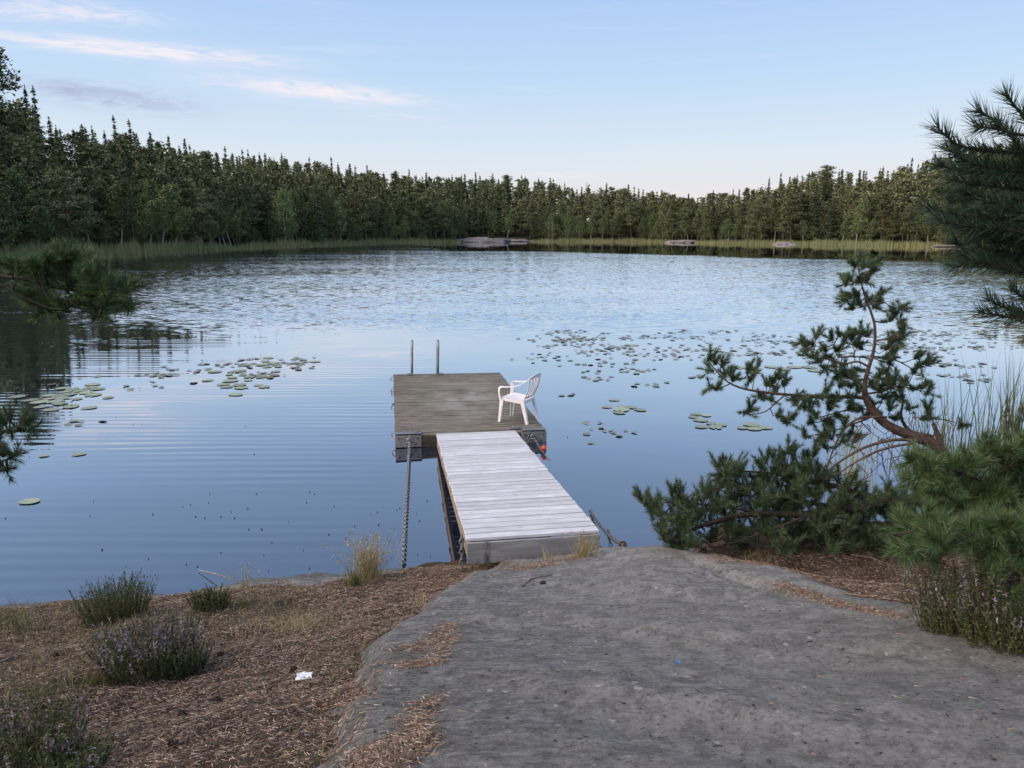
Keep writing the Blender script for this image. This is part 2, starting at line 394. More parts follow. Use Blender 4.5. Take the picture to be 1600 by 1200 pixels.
def simple(name, c, rough, spec=.4, metal=0., nz=None, c2=None):
    m, T, b = mat(name)
    if nz: c = T.mix(T.maprange(T.noise(oco(T), nz, 5, .65), .3, .7), c, c2)
    setp(T, b, c, rough, spec, metal); return m
M_STEEL = simple('galvanised_steel', (.17, .175, .18), .42, .5, .7, 30., (.30, .31, .32))
M_PLATE = simple('weathered_plate', (.15, .15, .15), .6, .4, .3, 14., (.27, .265, .26))
M_CHAIN = simple('chain_steel', (.09, .09, .092), .45, .5, .6, 60., (.34, .34, .35))
M_RUST = simple('rusty_steel', (.07, .04, .028), .8, .3, .3, 50., (.13, .07, .04))
M_FLOAT = simple('black_float', (.012, .012, .013), .5, .4)
M_PLASTIC = simple('white_plastic', (.70, .67, .66), .42, .4, 0., 9., (.80, .77, .755))
M_ORANGE = simple('orange_plastic', (.75, .10, .03), .5)
M_PAPER = simple('paper', (.80, .80, .82), .8)
M_BARK = simple('pine_bark', (.060, .043, .035), .9, .15, 0., 26., (.155, .098, .072))
M_BARKD = simple('dark_pine_bark', (.024, .020, .017), .9, .15, 0., 22., (.060, .046, .038))
M_TWIG = simple('pale_twig', (.17, .14, .115), .9, .15, 0., 30., (.32, .28, .23))
M_CONE = simple('pine_cone', (.03, .022, .017), .9, .15, 0., 60., (.085, .06, .045))
M_BOULDER = simple('shore_rock', (.14, .125, .12), .9, .2, 0., 1.5, (.30, .265, .25))

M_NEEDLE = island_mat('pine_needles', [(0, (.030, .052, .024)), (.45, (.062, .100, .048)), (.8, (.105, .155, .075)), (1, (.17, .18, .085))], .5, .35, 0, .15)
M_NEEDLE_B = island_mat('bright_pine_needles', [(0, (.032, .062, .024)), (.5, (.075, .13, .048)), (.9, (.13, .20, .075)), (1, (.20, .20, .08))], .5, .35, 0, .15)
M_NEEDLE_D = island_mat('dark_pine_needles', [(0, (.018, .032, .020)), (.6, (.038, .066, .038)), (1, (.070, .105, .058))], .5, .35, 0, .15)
M_LITTER = island_mat('fallen_needles', [(0, (.06, .040, .030)), (.3, (.16, .10, .07)), (.65, (.29, .20, .145)), (.92, (.42, .33, .25)), (1, (.60, .53, .46))], .85, .15)
M_GRASSDRY = island_mat('dry_grass', [(0, (.20, .17, .075)), (.5, (.36, .29, .15)), (1, (.52, .44, .27))], .7, .2, 0, .2)
M_GRASS = island_mat('mixed_grass', [(0, (.045, .065, .02)), (.5, (.12, .13, .045)), (1, (.32, .26, .13))], .7, .2, 0, .2)
M_HEATH = island_mat('heather_leaf', [(0, (.038, .052, .020)), (.5, (.075, .10, .036)), (1, (.15, .165, .07))], .7, .2, 0, .15)
M_BLOOM = island_mat('heather_bloom', [(0, (.16, .125, .15)), (.5, (.25, .20, .235)), (1, (.36, .32, .35))], .8, .15)
M_PAD = island_mat('lily_pad', [(0, (.17, .215, .14)), (.6, (.23, .275, .18)), (1, (.29, .32, .19))], .45, .4, .25)
M_PADDARK = island_mat('dark_lily_pad', [(0, (.11, .125, .10)), (1, (.21, .235, .165))], .5, .35, .3)
M_REED = island_mat('reed_blade', [(0, (.15, .18, .065)), (.5, (.26, .27, .12)), (1, (.42, .37, .21))], .7, .2, 0, .15)
M_REEDN = island_mat('near_reed_blade', [(0, (.04, .055, .025)), (.6, (.09, .105, .05)), (1, (.17, .155, .085))], .7, .2)
PINE_ST = [(0, (.045, .056, .030)), (.4, (.088, .105, .050)), (.8, (.15, .165, .076)), (1, (.21, .195, .10))]
M_PINEF = island_mat('far_pine_foliage', PINE_ST, .7, .15, .34)
M_SPRUCEF = island_mat('far_spruce_foliage', [(0, (.032, .046, .027)), (.5, (.062, .085, .045)), (1, (.12, .14, .068))], .7, .15, .34)
M_BIRCHF = island_mat('far_birch_foliage', [(0, (.06, .088, .036)), (.5, (.115, .15, .058)), (1, (.21, .23, .10))], .7, .15, .34)
def far_bark(name, lo, hi):
    m, T, b = mat(name); z = T.xyz(oco(T))[2]
    c = T.mix(T.maprange(z, 2., 7.), lo, hi); c = T.mix(T.maprange(T.noise(oco(T), 3., 3), .35, .65, 0, .5), c, (.09, .075, .065))
    setp(T, b, c, .9, .1); return m
M_PTRUNK = far_bark('far_pine_bark', (.12, .085, .065), (.24, .13, .075))
M_BTRUNK = far_bark('birch_bark', (.36, .34, .31), (.48, .46, .43))

# ---------------------------------------------------------------- near ground: height functions
YW_X = [-60, -20, -4.75, -3.9, -3.07, -2.55, -1.8, -1.06, -.5, .2, 1.2, 3., 6., 12., 60]
YW_Y = [46, 7.5, 6.30, 6.39, 6.55, 6.82, 6.89, 7.10, 7.15, 7.2, 7.4, 7.6, 8.0, 9.5, 60]
def Yw(x): return np.interp(x, YW_X, YW_Y)
def bxl(y): return np.interp(y, [-6, 0, 2.2, 2.9, 3.5, 4.3, 5.0, 5.6, 6.3, 7.2], [-1.1, -.52, -.54, -.56, -.58, -.60, -.44, -.25, .06, .2])
def cxr(y): return np.interp(y, [-6, 0, 2, 3.32, 4.06, 5.17, 5.9, 6.4, 7], [4.2, 3.0, 2.62, 2.56, 2.45, 1.93, 1.5, 1.18, .9])
def K0(x, y):
    t = y - 2.03
    z = 1.75 - .307 * t
    b = np.maximum(0, 2.6 - y); z = z - .055 * np.minimum(b, 6) ** 1.6 * .9 - 0 * b
    return z + .03 * x + .11 * np.exp(-((x - 1.3) ** 2 + (y - 5.7) ** 2) / 1.1)
def rock_z(x, y):
    x = np.asarray(x, float); y = np.asarray(y, float)
    e = .22 * fbm(y * 1.3, x * 1.1, 3) + .10 * fbm(y * 6, x * 5, 4)
    dl = np.maximum(0, bxl(y) - x + e); dr = np.maximum(0, x - cxr(y) + e * .6)
    k = K0(x, y) - .72 * dl ** 1.1 - .55 * dr ** 1.2
    k = k - .42 * np.maximum(0, y - 6.42) ** 1.4
    # foliation ledges run obliquely, plus the litter-filled groove on the right
    s = x * .42 + y * .91
    k = k + .035 * fbm(x * .9, y * .9, 11) + .045 * fbm(s * 3.4, (x * .91 - y * .42) * .8, 21) + .018 * fbm(x * 7, y * 7, 31, 5)
    gx = np.interp(y, [3.6, 4.3, 4.9, 5.6], [2.30, 1.95, 1.62, 1.45]); gm = sstep(y, 3.5, 3.9) * (1 - sstep(y, 5.3, 5.8))
    k = k - .075 * np.exp(-((x - gx) / .07) ** 2) * gm
    bed = .27 * (Yw(x) - y) + .004 + .03 * fbm(x * 2, y * 2, 41)
    bed = np.where((x < .2), np.where(Yw(x) - y < 1., bed, -9), -9)
    return np.maximum(k, bed)
def soil_z(x, y):
    x = np.asarray(x, float); y = np.asarray(y, float)
    s = Yw(x) - y
    gl = np.where(s < 5, .31 * s, 1.55 + .06 * (s - 5)); gl = np.where(s < 0, .45 * s, gl)
    gl = gl + .075 * np.exp(-np.maximum(0, bxl(y) - x) / .5) + .05 * fbm(x * 1.5, y * 1.5, 51) + .035 * fbm(x * 5, y * 5, 52) + .012 * fbm(x * 16, y * 16, 53)
    dr = x - cxr(y)
    gr = K0(np.minimum(x, 3.5), y) - .03 - .10 * np.clip(dr, 0, 3) - .5 * np.maximum(0, y - 6.5) + .04 * fbm(x * 3, y * 3, 61)
    pl = .58 + .03 * (x - 1.2) - .7 * (1 - sstep(x, 1.25, 2.1)) - .9 * np.maximum(0, y - 6.75) + .05 * fbm(x * 3, y * 3, 61); gr = np.where(x > 1., np.maximum(gr, pl), gr)
    gm = K0(x, y) - .4 - .42 * np.maximum(0, y - 6.42) ** 1.4
    wl = 1 - sstep(x, bxl(y), bxl(y) + .5); wr = sstep(x, cxr(y) - .35, cxr(y))
    back = sstep(-y, 1.2, 4.)
    g = wl * gl + wr * gr + (1 - wl - wr).clip(0, 1) * gm
    g = np.where((s < 0) & (x > 1), np.minimum(g, .45 * s), g)
    return g * (1 - back) + back * (1.75 + .02 * np.abs(x) + .06 * fbm(x, y, 71))
def top_z(x, y): return np.maximum(rock_z(x, y), soil_z(x, y))

def axis(lo, hi, step, far_lo, far_hi):
    a = list(np.arange(lo, hi + 1e-6, step)); d = step; v = lo
    while v > far_lo: d *= 1.22; v -= d; a.insert(0, v)
    d = step; v = hi
    while v < far_hi: d *= 1.22; v += d; a.append(v)
    return np.array(a)
def sheet(name, xs, ys, fn, m, drop=None):
    X, Y = np.meshgrid(xs, ys); Z = fn(X, Y); nx, ny = len(xs), len(ys)
    V = np.stack([X, Y, Z], -1).reshape(-1, 3); i = np.arange(nx * ny).reshape(ny, nx)
    f = np.stack([i[:-1, :-1], i[:-1, 1:], i[1:, 1:], i[1:, :-1]], -1).reshape(-1, 4)
    mb = MB(); mb.add(V, None, f); return mb.build(name, m, smooth=True, kind='structure')
sheet('ground', axis(-5.2, 4.5, .045, -80, 80), axis(1.2, 7.8, .045, -80, 62), soil_z, M_SOIL)
sheet('rock_outcrop', axis(-5.2, 3.6, .032, -9, 5.5), axis(1.2, 7.5, .032, -6, 8.5), rock_z, M_ROCK)
wb = MB(); wb.add([(-420, -40, 0), (420, -40, 0), (420, 460, 0), (-420, 460, 0)], None, [(0, 1, 2, 3)])
wb.build('lake', M_WATER, kind='structure')

# ---------------------------------------------------------------- far shore terrain
SH_PX = [-1100, -700, -300, 0, 200, 400, 600, 700, 800, 1000, 1100, 1200, 1300, 1400, 1500, 1600, 1900, 2300, 2700]
SH_PY = [640, 520, 440, 407, 398, 388.5, 381.5, 379, 377.5, 378, 380, 381.3, 382.5, 384, 386, 390, 402, 440, 560]
SK_PX = [-1100, -300, 0, 70, 110, 200, 300, 400, 500, 600, 700, 800, 900, 1000, 1080, 1150, 1200, 1280, 1350, 1400, 1470, 1600, 2700]
SK_PY = [60, 90, 130, 165, 195, 205, 232, 243, 250, 270, 276, 274, 290, 298, 311, 297, 282, 268, 270, 254, 240, 215, 160]
TPX = np.arange(-1100, 2701, 5.); TB = np.array([PZ(p, float(np.interp(p, SH_PX, SH_PY)), 0.) for p in TPX]); TD = TB[:, :2] / np.linalg.norm(TB[:, :2], axis=1)[:, None]
TH_ = np.array([max(4.5, PY(p, float(np.interp(p, SK_PX, SK_PY)), b[1] + 42 * d[1])[2] - 15.) for p, b, d in zip(TPX, TB, TD)])
def shore(px):
    return (np.array((np.interp(px, TPX, TB[:, 0]), np.interp(px, TPX, TB[:, 1]), 0.)), np.array((np.interp(px, TPX, TD[:, 0]), np.interp(px, TPX, TD[:, 1]))), 0.)
def hill(px): return float(np.interp(px, TPX, TH_))   # ground height reached 42 m behind the shore
def terr(px, b):
    h = hill(px); return h * float(sstep(b, -2, 44)) + .012 * max(b, 0) + .10 * b / (1 + abs(b) * .2) - .05
def build_far():
    pxs = np.concatenate([np.arange(-1100, 2701, 25)]); bs = [-8, -3, -1, 0, 1.5, 3, 6, 10, 15, 20, 26, 32, 38, 44, 55, 80, 140, 300, 700, 1600]
    V = []
    for px in pxs:
        B, d, L = shore(px)
        for b in bs:
            V.append((B[0] + d[0] * b, B[1] + d[1] * b, terr(px, b) + (.35 * float(fbm(B[0] * .2 + b * .1, B[1] * .2 + d[0] * b * .15, 5)) if b > 1 else 0)))
    n = len(bs); f = [(i * n + j, (i + 1) * n + j, (i + 1) * n + j + 1, i * n + j + 1) for i in range(len(pxs) - 1) for j in range(n - 1)]
    mb = MB(); mb.add(V, None, f); mb.build('hills', M_FLOOR, smooth=True, kind='structure')
build_far()

# ---------------------------------------------------------------- far trees
def cards(rg, C, rad, n, size, aspect=.4, up=.25):
    """n loose leaf triangles spread through ellipsoids at centres C"""
    C = np.repeat(np.asarray(C), n, 0); rad = np.repeat(np.asarray(rad), n, 0); m = len(C)
    P = C + rg.normal(size=(m, 3)) * rad * .55
    a = rg.normal(size=(m, 3)); a[:, 2] = a[:, 2] * .6 + up; a /= np.linalg.norm(a, axis=1)[:, None]
    b = np.cross(a, rg.normal(size=(m, 3))); b /= np.linalg.norm(b, axis=1)[:, None] + 1e-9
    s = (np.repeat(np.asarray(size), n, 0) if np.ndim(size) else size) * rg.uniform(.6, 1.35, m)
    s = s[:, None]
    return np.stack([P - b * s * aspect, P + b * s * aspect, P + a * s * 1.25], 1)

def pine_geo(seed, h, base=.22, R0=2.3, cone=False):
    rg = np.random.default_rng(seed); t = MB(); zz = np.linspace(0, h, 9)
    bx = np.cumsum(rg.normal(0, .09, 9)); by = np.cumsum(rg.normal(0, .09, 9)); bx[0] = by[0] = 0
    t.tube(np.stack([bx, by, zz], 1), np.interp(zz, [0, h], [.19, .03]), 6)
    C = []; Rr = []
    nb = int(4.2 * h)
    for k in range(nb):
        q = base + (1 - base) * (k + rg.uniform(0, 1)) / nb
        prof = (1 - ((q - .58) / .56) ** 2) if q > .2 else .4
        if cone: prof = 1.05 * ((1.02 - q) / (1.02 - base)) ** .75
        prof = max(prof, .10) * rg.uniform(.55, 1.15); L = R0 * prof; a = rg.uniform(0, 2 * math.pi); z = q * h
        o = np.array((np.interp(z, zz, bx), np.interp(z, zz, by), z)); d = np.array((math.cos(a), math.sin(a), rg.uniform(-.08, .4)))
        if k % 2 == 0: t.tube([o, o + d * L * .5, o + d * L * .9 + (0, 0, .1)], [.045, .03, .012], 4, False)
        for f_ in (.35, .62, .9):
            C.append(o + d * L * f_ + rg.normal(0, .15, 3)); w = rg.uniform(.55, 1.0) * (.7 + .35 * prof); Rr.append((w, w, w * .40))
    for k in range(4): C.append((bx[-1], by[-1], h - .5 * k + .25)); Rr.append((.10 + .10 * k, .10 + .10 * k, .3))
    return t, cards(rg, C, Rr, 34, .25)
def spruce_geo(seed, h, R0=1.9, thin=1.):
    rg = np.random.default_rng(seed); t = MB(); t.tube([(0, 0, 0), (.04, 0, h * .5), (0, 0, h)], [.17, .1, .015], 6); C = []; Rr = []; Sz = []
    z = .08 * h
    while z < h * .985:
        f_ = 1 - z / h; L = R0 * f_ ** .75 + .08; nb = rg.integers(5, 8)
        for k in range(nb):
            a = rg.uniform(0, 2 * math.pi); Lk = L * rg.uniform(.6, 1.15); d = np.array((math.cos(a), math.sin(a), -.22)); o = np.array((0, 0, z + rg.normal(0, .08)))
            for q in np.arange(.3, 1.01, .5 / max(Lk, .5)):
                if rg.uniform() > thin: continue
                C.append(o + d * Lk * q + (0, 0, .16 * q * q * Lk)); k_ = .4 + .6 * min(1, f_ * 2.2); Rr.append((.32 * k_, .32 * k_, .2 * k_)); Sz.append(.16 + .12 * min(1, f_ * 2.2))
        z += rg.uniform(.3, .5)
    for k in range(5): C.append((0, 0, h - .22 * k)); Rr.append((.02 + .03 * k, .02 + .03 * k, .12)); Sz.append(.13)
    return t, cards(rg, C, Rr, 13, Sz, .36, -.1)
def birch_geo(seed, h, lean=0., R0=1.9, base=.25):
    rg = np.random.default_rng(seed); t = MB(); zz = np.linspace(0, h, 8); u = zz / h
    bx = lean * u ** 1.5 * h + np.cumsum(rg.normal(0, .07, 8)); by = np.cumsum(rg.normal(0, .07, 8)); bx[0] = by[0] = 0
    t.tube(np.stack([bx, by, zz], 1), np.interp(zz, [0, h], [.12, .02]), 6); C = []; Rr = []
    for k in range(int(9 * h)):
        q = base + (1 - base) * rg.uniform() ** .8; prof = math.sin(math.pi * min(1, max(.08, (q - base) / (1.02 - base))) ** .75); a = rg.uniform(0, 2 * math.pi)
        L = R0 * prof * rg.uniform(.15, 1.); z = q * h; o = np.array((np.interp(z, zz, bx), np.interp(z, zz, by), z))
        C.append(o + (math.cos(a) * L, math.sin(a) * L, rg.uniform(-.4, .5))); w = rg.uniform(.4, .75); Rr.append((w, w, w))
        if k % 6 == 0: t.tube([o, o + (math.cos(a) * L * .9, math.sin(a) * L * .9, .5)], [.03, .01], 4, False)
    return t, cards(rg, C, Rr, 40, .20, .45, 0)
GEO = {}
def proto(key, kind, fol, trunk, g):
    t, c = g; cm = MB(); cm.tris(c)
    GEO[key] = (kind, t.data(kind + '_trunk'), cm.data(kind + '_crown'), c)
    GEO[key][1].materials.append(trunk); GEO[key][2].materials.append(fol)
for k in range(5): proto(f'p{k}', 'pine_tree', M_PINEF, M_PTRUNK, pine_geo(100 + k, 14., [.12, .3, .2, .38, .16][k], [3.4, 2.7, 3.7, 2.9, 2.9][k], k in (1, 4)))
for k in range(4): proto(f's{k}', 'spruce_tree', M_SPRUCEF, M_PTRUNK, spruce_geo(200 + k, 14., [2.5, 2.1, 2.8, 1.5][k], [1, .9, .95, .55][k]))
for k in range(4): proto(f'b{k}', 'birch_tree', M_BIRCHF, M_BTRUNK, birch_geo(300 + k, 10., [.02, .16, -.05, -.2][k], [2.6, 2.1, 2.9, 1.9][k], [.1, .3, .05, .4][k]))

def area(px):
    return ('steep left hillside' if px < 250 else 'left shore slope' if px < 480 else 'wooded shore left of the middle' if px < 700 else
            'low middle of the far shore' if px < 1080 else 'right-hand shore' if px < 1380 else 'far right shore')
def plant(key, px, b, s, rz, label, group, sz=1.):
    B, d, L = shore(px); kind = GEO[key][0]
    o = empty(kind, (B[0] + d[0] * b, B[1] + d[1] * b, terr(px, b) - .15), (0, 0, rz), label, 'tree', group); o.scale = (s * sz, s * sz, s)
    link('trunk', GEO[key][1], None, o); link('crown', GEO[key][2], None, o); return o

def forest():
    rg = np.random.default_rng(11); T = []; acc = 0.
    rows = [1.8, 5.5, 10., 15.5, 22., 29., 36., 43., 51.]
    for j, b0 in enumerate(rows):
        px = -1050.
        while px < 2650:
            B, d, L = shore(px); e = 20.; B2, _, _ = shore(px + e); ppm = e / (np.linalg.norm(B2 - B) + 1e-6)
            sp = (2.7 if j < 2 else 3.5) * rg.uniform(.65, 1.4); vis = -60 < px < 1660
            if not vis: sp *= 2.0
            px += sp * ppm
            b = b0 + rg.uniform(-1.6, 1.8); b = max(.9, b)
            if 725 < px < 825 and b < 6: continue            # bare rock slabs on the far shore
            r = rg.uniform(); birchy = .33 if j < 2 else .13
            if j == 0 and rg.uniform() < .45: key = f'b{rg.integers(4)}'; h = rg.uniform(3.5, 7.5)
            elif r < birchy: key = f'b{rg.integers(4)}'; h = rg.uniform(7, 11.5)
            elif r < birchy + (.16 if j < 2 else .46): key = f's{rg.integers(4)}'; h = rg.uniform(8.5, 14.5) if j < 3 else rg.uniform(12, 16.5)
            else: key = f'p{rg.integers(5)}'; h = rg.uniform(7.5, 12) if j < 2 else rg.uniform(10.5, 14.5)
            Bp, d, L = shore(px); Y = Bp[1] + d[1] * b
            lim = PY(px, float(np.interp(px, SK_PX, SK_PY)) + abs(rg.normal(0, 11)) - 3, Y)[2] - terr(px, b); h = min(h, max(3.5, lim))
            if j >= 4: h = max(h, min(lim, 16.5) * rg.uniform(.8, 1.))
            if j >= 3 and key[0] == 's' and h > lim * .85: h += rg.uniform(.4, 2.0)
            ztop = terr(px, b) + h
            el = (ztop - H) / Y
            T.append([px, b, key, h, el, j, vis])
    T = [t for t in T]
    pxs = np.array([t[0] for t in T]); els = np.array([t[4] for t in T]); n_ind = 0; back = MB()
    cnt = {}
    for i, (px, b, key, h, el, j, vis) in enumerate(T):
        near = np.abs(pxs - px) < 9; sky = vis and el >= els[near].max() - 1e-6
        base_h = 10. if key[0] == 'b' else 14.; s = h / base_h; rz = rg.uniform(0, 6.28); kind = GEO[key][0]
        indiv = vis and (j < 2 or sky) and cnt.get(kind, 0) < 290
        if indiv:
            cnt[kind] = cnt.get(kind, 0) + 1; w = kind.split('_')[0]
            size = 'young' if h < 6 else 'tall' if h > 12 else 'mid-height'
            if sky and j >= 2: lab = f'{size} {w} breaking the skyline on the {area(px)}'
            elif j == 0: lab = f'{size} {w} at the water edge of the {area(px)}'
            else: lab = f'{size} {w} in the second row of the {area(px)}'
            plant(key, px, b, s, rz, lab, lab.replace(f'{size} {w}', 'birches' if w == 'birch' else w + 's'), min(1.7, max(.9, s ** -.45)) * rg.uniform(.85, 1.25))
        else:
            c = GEO[key][3]; k = rg.uniform(size=len(c)) < (.24 if vis else .12)
            q = c[k]; m = q.mean(1, keepdims=True); q = m + (q - m) * (1.9 if vis else 2.4)
            cs, sn = math.cos(rz), math.sin(rz); q = q @ np.array(((cs, sn, 0), (-sn, cs, 0), (0, 0, 1))) * s * np.array((min(1.7, max(.9, s ** -.45)),) * 2 + (1.,))
            B, d, L = shore(px); q = q + np.array((B[0] + d[0] * b, B[1] + d[1] * b, terr(px, b) - .15))
            back.tris(q)
    o = back.build('forest', M_PINEF, label='dark conifer forest filling the slopes behind the shoreline trees', cat='forest', kind='stuff')
    return cnt
forest()
# singled-out trees
plant('s3', 84, 40, 1.30, .3, 'tallest thin open spruce above the left hilltop', None)
plant('s1', 72, 36, 1.24, .9, 'dense pointed spruce beside the thin spruce on the left hilltop', None)
plant('s3', 199, 42, 1.22, 1.3, 'left one of two thin spruces above the hillside skyline', None, .9)
plant('s3', 222, 42, 1.22, 2.2, 'right one of two thin spruces above the hillside skyline', None, 1.05)
plant('p3', 12, 38, 1.42, 2., 'big spreading pine on the hilltop at the left edge', None, 1.15)
plant('s0', 252, 34, 1.12, 1., 'broad pointed spruce right of the two thin spruces', None)
plant('s0', 303, 38, 1.15, 2., 'pointed spruce standing alone on the left skyline', None)
plant('p2', 1283, 34, 1.12, 2., 'round-headed pine rising highest over the right-hand shore', None)
plant('b1', 533, .6, .95, 2.6, 'leaning white-stemmed birch at the shore left of the rock slabs', None)
plant('b3', 792, .8, .95, 3.4, 'forked pale birch beside the far rock slabs', None)
plant('b1', 1337, 1., 1.05, .4, 'leaning bare-stemmed birch on the right-hand shore', None)

# ---------------------------------------------------------------- reeds along the far shore
def reedbed(name, lo, hi, blo, bhi, hh, n, label, w=.05):
    rg = np.random.default_rng(int(lo) + 5000); px = rg.uniform(lo, hi, n); V = []
    edge = np.minimum(1, np.minimum(px - lo, hi - px) / 40.); b = rg.uniform(blo, bhi, n)
    cl = .75 + .5 * vnoise(px * .09, b * .4, 9) + .25 * vnoise(px * .5, b, 8); P = np.stack([np.interp(px, TPX, TB[:, 0]) + np.interp(px, TPX, TD[:, 0]) * b, np.interp(px, TPX, TB[:, 1]) + np.interp(px, TPX, TD[:, 1]) * b, np.full(n, -.02)], 1)
    h = hh * cl * rg.uniform(.65, 1.1, n) * (.55 + .45 * edge); a = rg.uniform(0, math.pi, n); S = np.stack([np.cos(a), np.sin(a), 0 * a], 1) * w * .5
    ln = rg.normal(0, .10, (n, 3)) * h[:, None]; ln[:, 2] = h; V = np.stack([P - S, P + S, P + ln], 1)
    m = MB(); m.tris(np.array(V)); m.build(name, M_REED, label=label, cat='reeds', kind='stuff')
reedbed('reed_bed', -300, 362, -5., .8, 2.7, 10000, 'tall pale green reed bed along the left shore')
reedbed('reed_bed', 362, 720, -3.5, 1., 2.2, 6500, 'thin green reed strip left of the far rock slabs')
reedbed('reed_bed', 830, 1062, -2.5, 1., 1.7, 4000, 'low yellowish reed strip along the middle of the far shore')
reedbed('reed_bed', 1085, 1480, -3., 1.2, 1.8, 6500, 'green reed strip along the right-hand shore')
reedbed('reed_bed', 1500, 1700, -3., 1., 1.7, 1500, 'short reed patch at the far right shore')

def boulder(px, b, size, seed, label, name='shore_rock'):
    import bmesh
    bm = bmesh.new(); bmesh.ops.create_icosphere(bm, subdivisions=4, radius=1.)
    for v in bm.verts:
        c = v.co; k = 1 + .55 * float(fbm(c.x * 1.5 + seed, c.y * 1.5 + c.z, seed)) + .22 * float(fbm(c.x * 4, c.y * 4 + c.z * 3, seed + 9))
        v.co = Vector((c.x * size[0] * k, c.y * size[1] * k, max(c.z, -.4) * size[2] * k))
    me = bpy.data.meshes.new(name); bm.to_mesh(me); bm.free()
    for p in me.polygons: p.use_smooth = True
    B, d, L = shore(px); link(name, me, M_BOULDER, None, (B[0] + d[0] * b, B[1] + d[1] * b, -.1), label, 'rock')
boulder(744, .5, (9., 4., 1.25), 3, 'broad grey rock slab sloping into the water on the far shore')
boulder(803, .5, (6., 3., .95), 5, 'smaller grey rock slab right of the broad far slab')
boulder(1072, 1., (5., 3., .8), 7, 'reddish rock slab at the left end of the right shore')
boulder(1228, -4., (3., 1.8, .6), 8, 'low pinkish boulder lying in the water before the right reeds')
boulder(1490, .3, (5., 2., .6), 12, 'low reddish rock behind the right pine bough on far shore')

# ---------------------------------------------------------------- floating dock
DA = R(9.3)
dock = empty('floating_dock', (-1.85, 11.33, .215), (R(-.15), R(.75), DA), 'weathered grey-brown floating bathing dock moored off the rock', 'dock')
DW, DL = 2.44, 5.22
def copies(name, me, parent, mtx_list, mat_=None):
    for M in mtx_list:
        o = link(name, me, mat_, parent); o.matrix_local = M
n_deck = 43; pitch = DL / n_deck
pb = MB(); pb.box((0, 0, 0), (DW, pitch - .022, .028), .003); plank_me = pb.data('plank'); plank_me.materials.append(M_DECK)
rg = np.random.default_rng(5)
copies('plank', plank_me, dock, [Matrix.Translation((DW / 2 + rg.normal(0, .006), (k + .5) * pitch, -.014 + rg.normal(0, .0018))) @ Matrix.Rotation(rg.normal(0, .0015), 4, 'Z') for k in range(n_deck)])
def part_box(name, c, size, m, parent, bevel=.006):
    b = MB(); b.box((0, 0, 0), size, bevel); o = b.build(name, m, parent); o.location = c; return o
part_box('front_beam', (DW / 2, .035, -.121), (DW - .02, .05, .182), M_FRAME, dock)
part_box('back_beam', (DW / 2, DL - .035, -.121), (DW - .02, .05, .182), M_FRAME, dock)
part_box('side_beam', (.035, DL / 2, -.121), (.05, DL - .13, .18), M_FRAME, dock)
part_box('side_beam', (DW - .035, DL / 2, -.121), (.05, DL - .13, .18), M_FRAME, dock)
for yy in (1.0, 2.6, 4.2): part_box('float', (DW / 2, yy, -.27), (DW - .3, 1.1, .46), M_FLOAT, dock, .03)
def bracket(x0, sgn):
    o = part_box('corner_bracket', (x0, -.004, -.105), (.42, .012, .19), M_PLATE, dock, .003)
    t = part_box('top_flange', (0, .05, .1235), (.42, .11, .008), M_STEEL, o, .002)
    for bxx, bz in ((-.15, .05), (.15, .05), (-.02, -.04), (.12, -.05)):
        b = MB(); b.tube([(0, -.006, 0), (0, -.022, 0)], .014, 6); q = b.build('bolt', M_RUST, o); q.location = (bxx, 0, bz)
    b = MB(); a = np.linspace(0, math.pi, 9); b.tube(np.stack([0 * a, -.01 - .05 * np.sin(a), .035 * np.cos(a)], 1), .008, 6); q = b.build('eye', M_STEEL, o, True); q.location = (.02 * sgn, 0, .03)
bracket(.20, 1); bracket(DW - .2, -1)
for yy, zz in ((4.85, -.02), (3.6, -.02), (.25, -.04)):
    b = MB(); a = np.linspace(0, 2 * math.pi, 13); b.tube(np.stack([-.035 + .0 * a, .05 * np.cos(a), -.02 + .05 * np.sin(a)], 1), .011, 6, False)
    q = b.build('mooring_ring', M_STEEL, dock, True); q.location = (0, yy, zz); q.rotation_euler = (0, 0, R(60))
# bathing ladder on the far edge
lad = MB(); lad.box((0, 0, 0), (.70, .035, .05), .004)
ladder = lad.build('ladder', M_STEEL, dock); ladder.location = (.71, DL + .02, -.22)
for lx in (-.292, .292):
    zz = [.22, .5, .80, .93, .985, .98, .90, .6, .1, -.5, -1.2]; yy = [-.16, -.16, -.155, -.13, -.06, .02, .09, .12, .12, .12, .12]
    b = MB(); b.tube([(lx + .02 * (z - .22), y, z) for y, z in zip(yy, zz)], .024, 9); b.build('rail', M_STEEL, ladder, True)
    part_box('foot_clamp', (lx - .05 * (1 if lx < 0 else -1), -.17, .242), (.13, .09, .035), M_PLATE, ladder, .004)
for zz in (-.35, -.62, -.9): part_box('rung', (0, .12, zz), (.56, .06, .03), M_STEEL, ladder, .004)

# ---------------------------------------------------------------- gangway
g0 = np.array((.205, 6.365, .655)); g1 = np.array((-.572, 11.26, .292)); gv = g1 - g0; GL = float(np.linalg.norm(gv))
gyaw = math.atan2(-gv[0], gv[1]); gpit = math.asin(gv[2] / GL)
gang = empty('gangway', g0, (0, 0, 0), 'pale bleached plank gangway sloping from the rock to the dock', 'gangway')
gang.rotation_euler = (Matrix.Rotation(gyaw, 3, 'Z') @ Matrix.Rotation(gpit, 3, 'X')).to_euler()
GW = 1.25; ng = 34; gp = (GL - .03) / ng
pb = MB(); pb.box((0, 0, 0), (GW, gp - .022, .03), .003); gplank = pb.data('plank'); gplank.materials.append(M_PLANK)
copies('plank', gplank, gang, [Matrix.Translation((rg.normal(0, .004), .03 + (k + .5) * gp, -.015 + rg.normal(0, .0012))) @ Matrix.Rotation(rg.normal(0, .0018), 4, 'Z') for k in range(ng)])
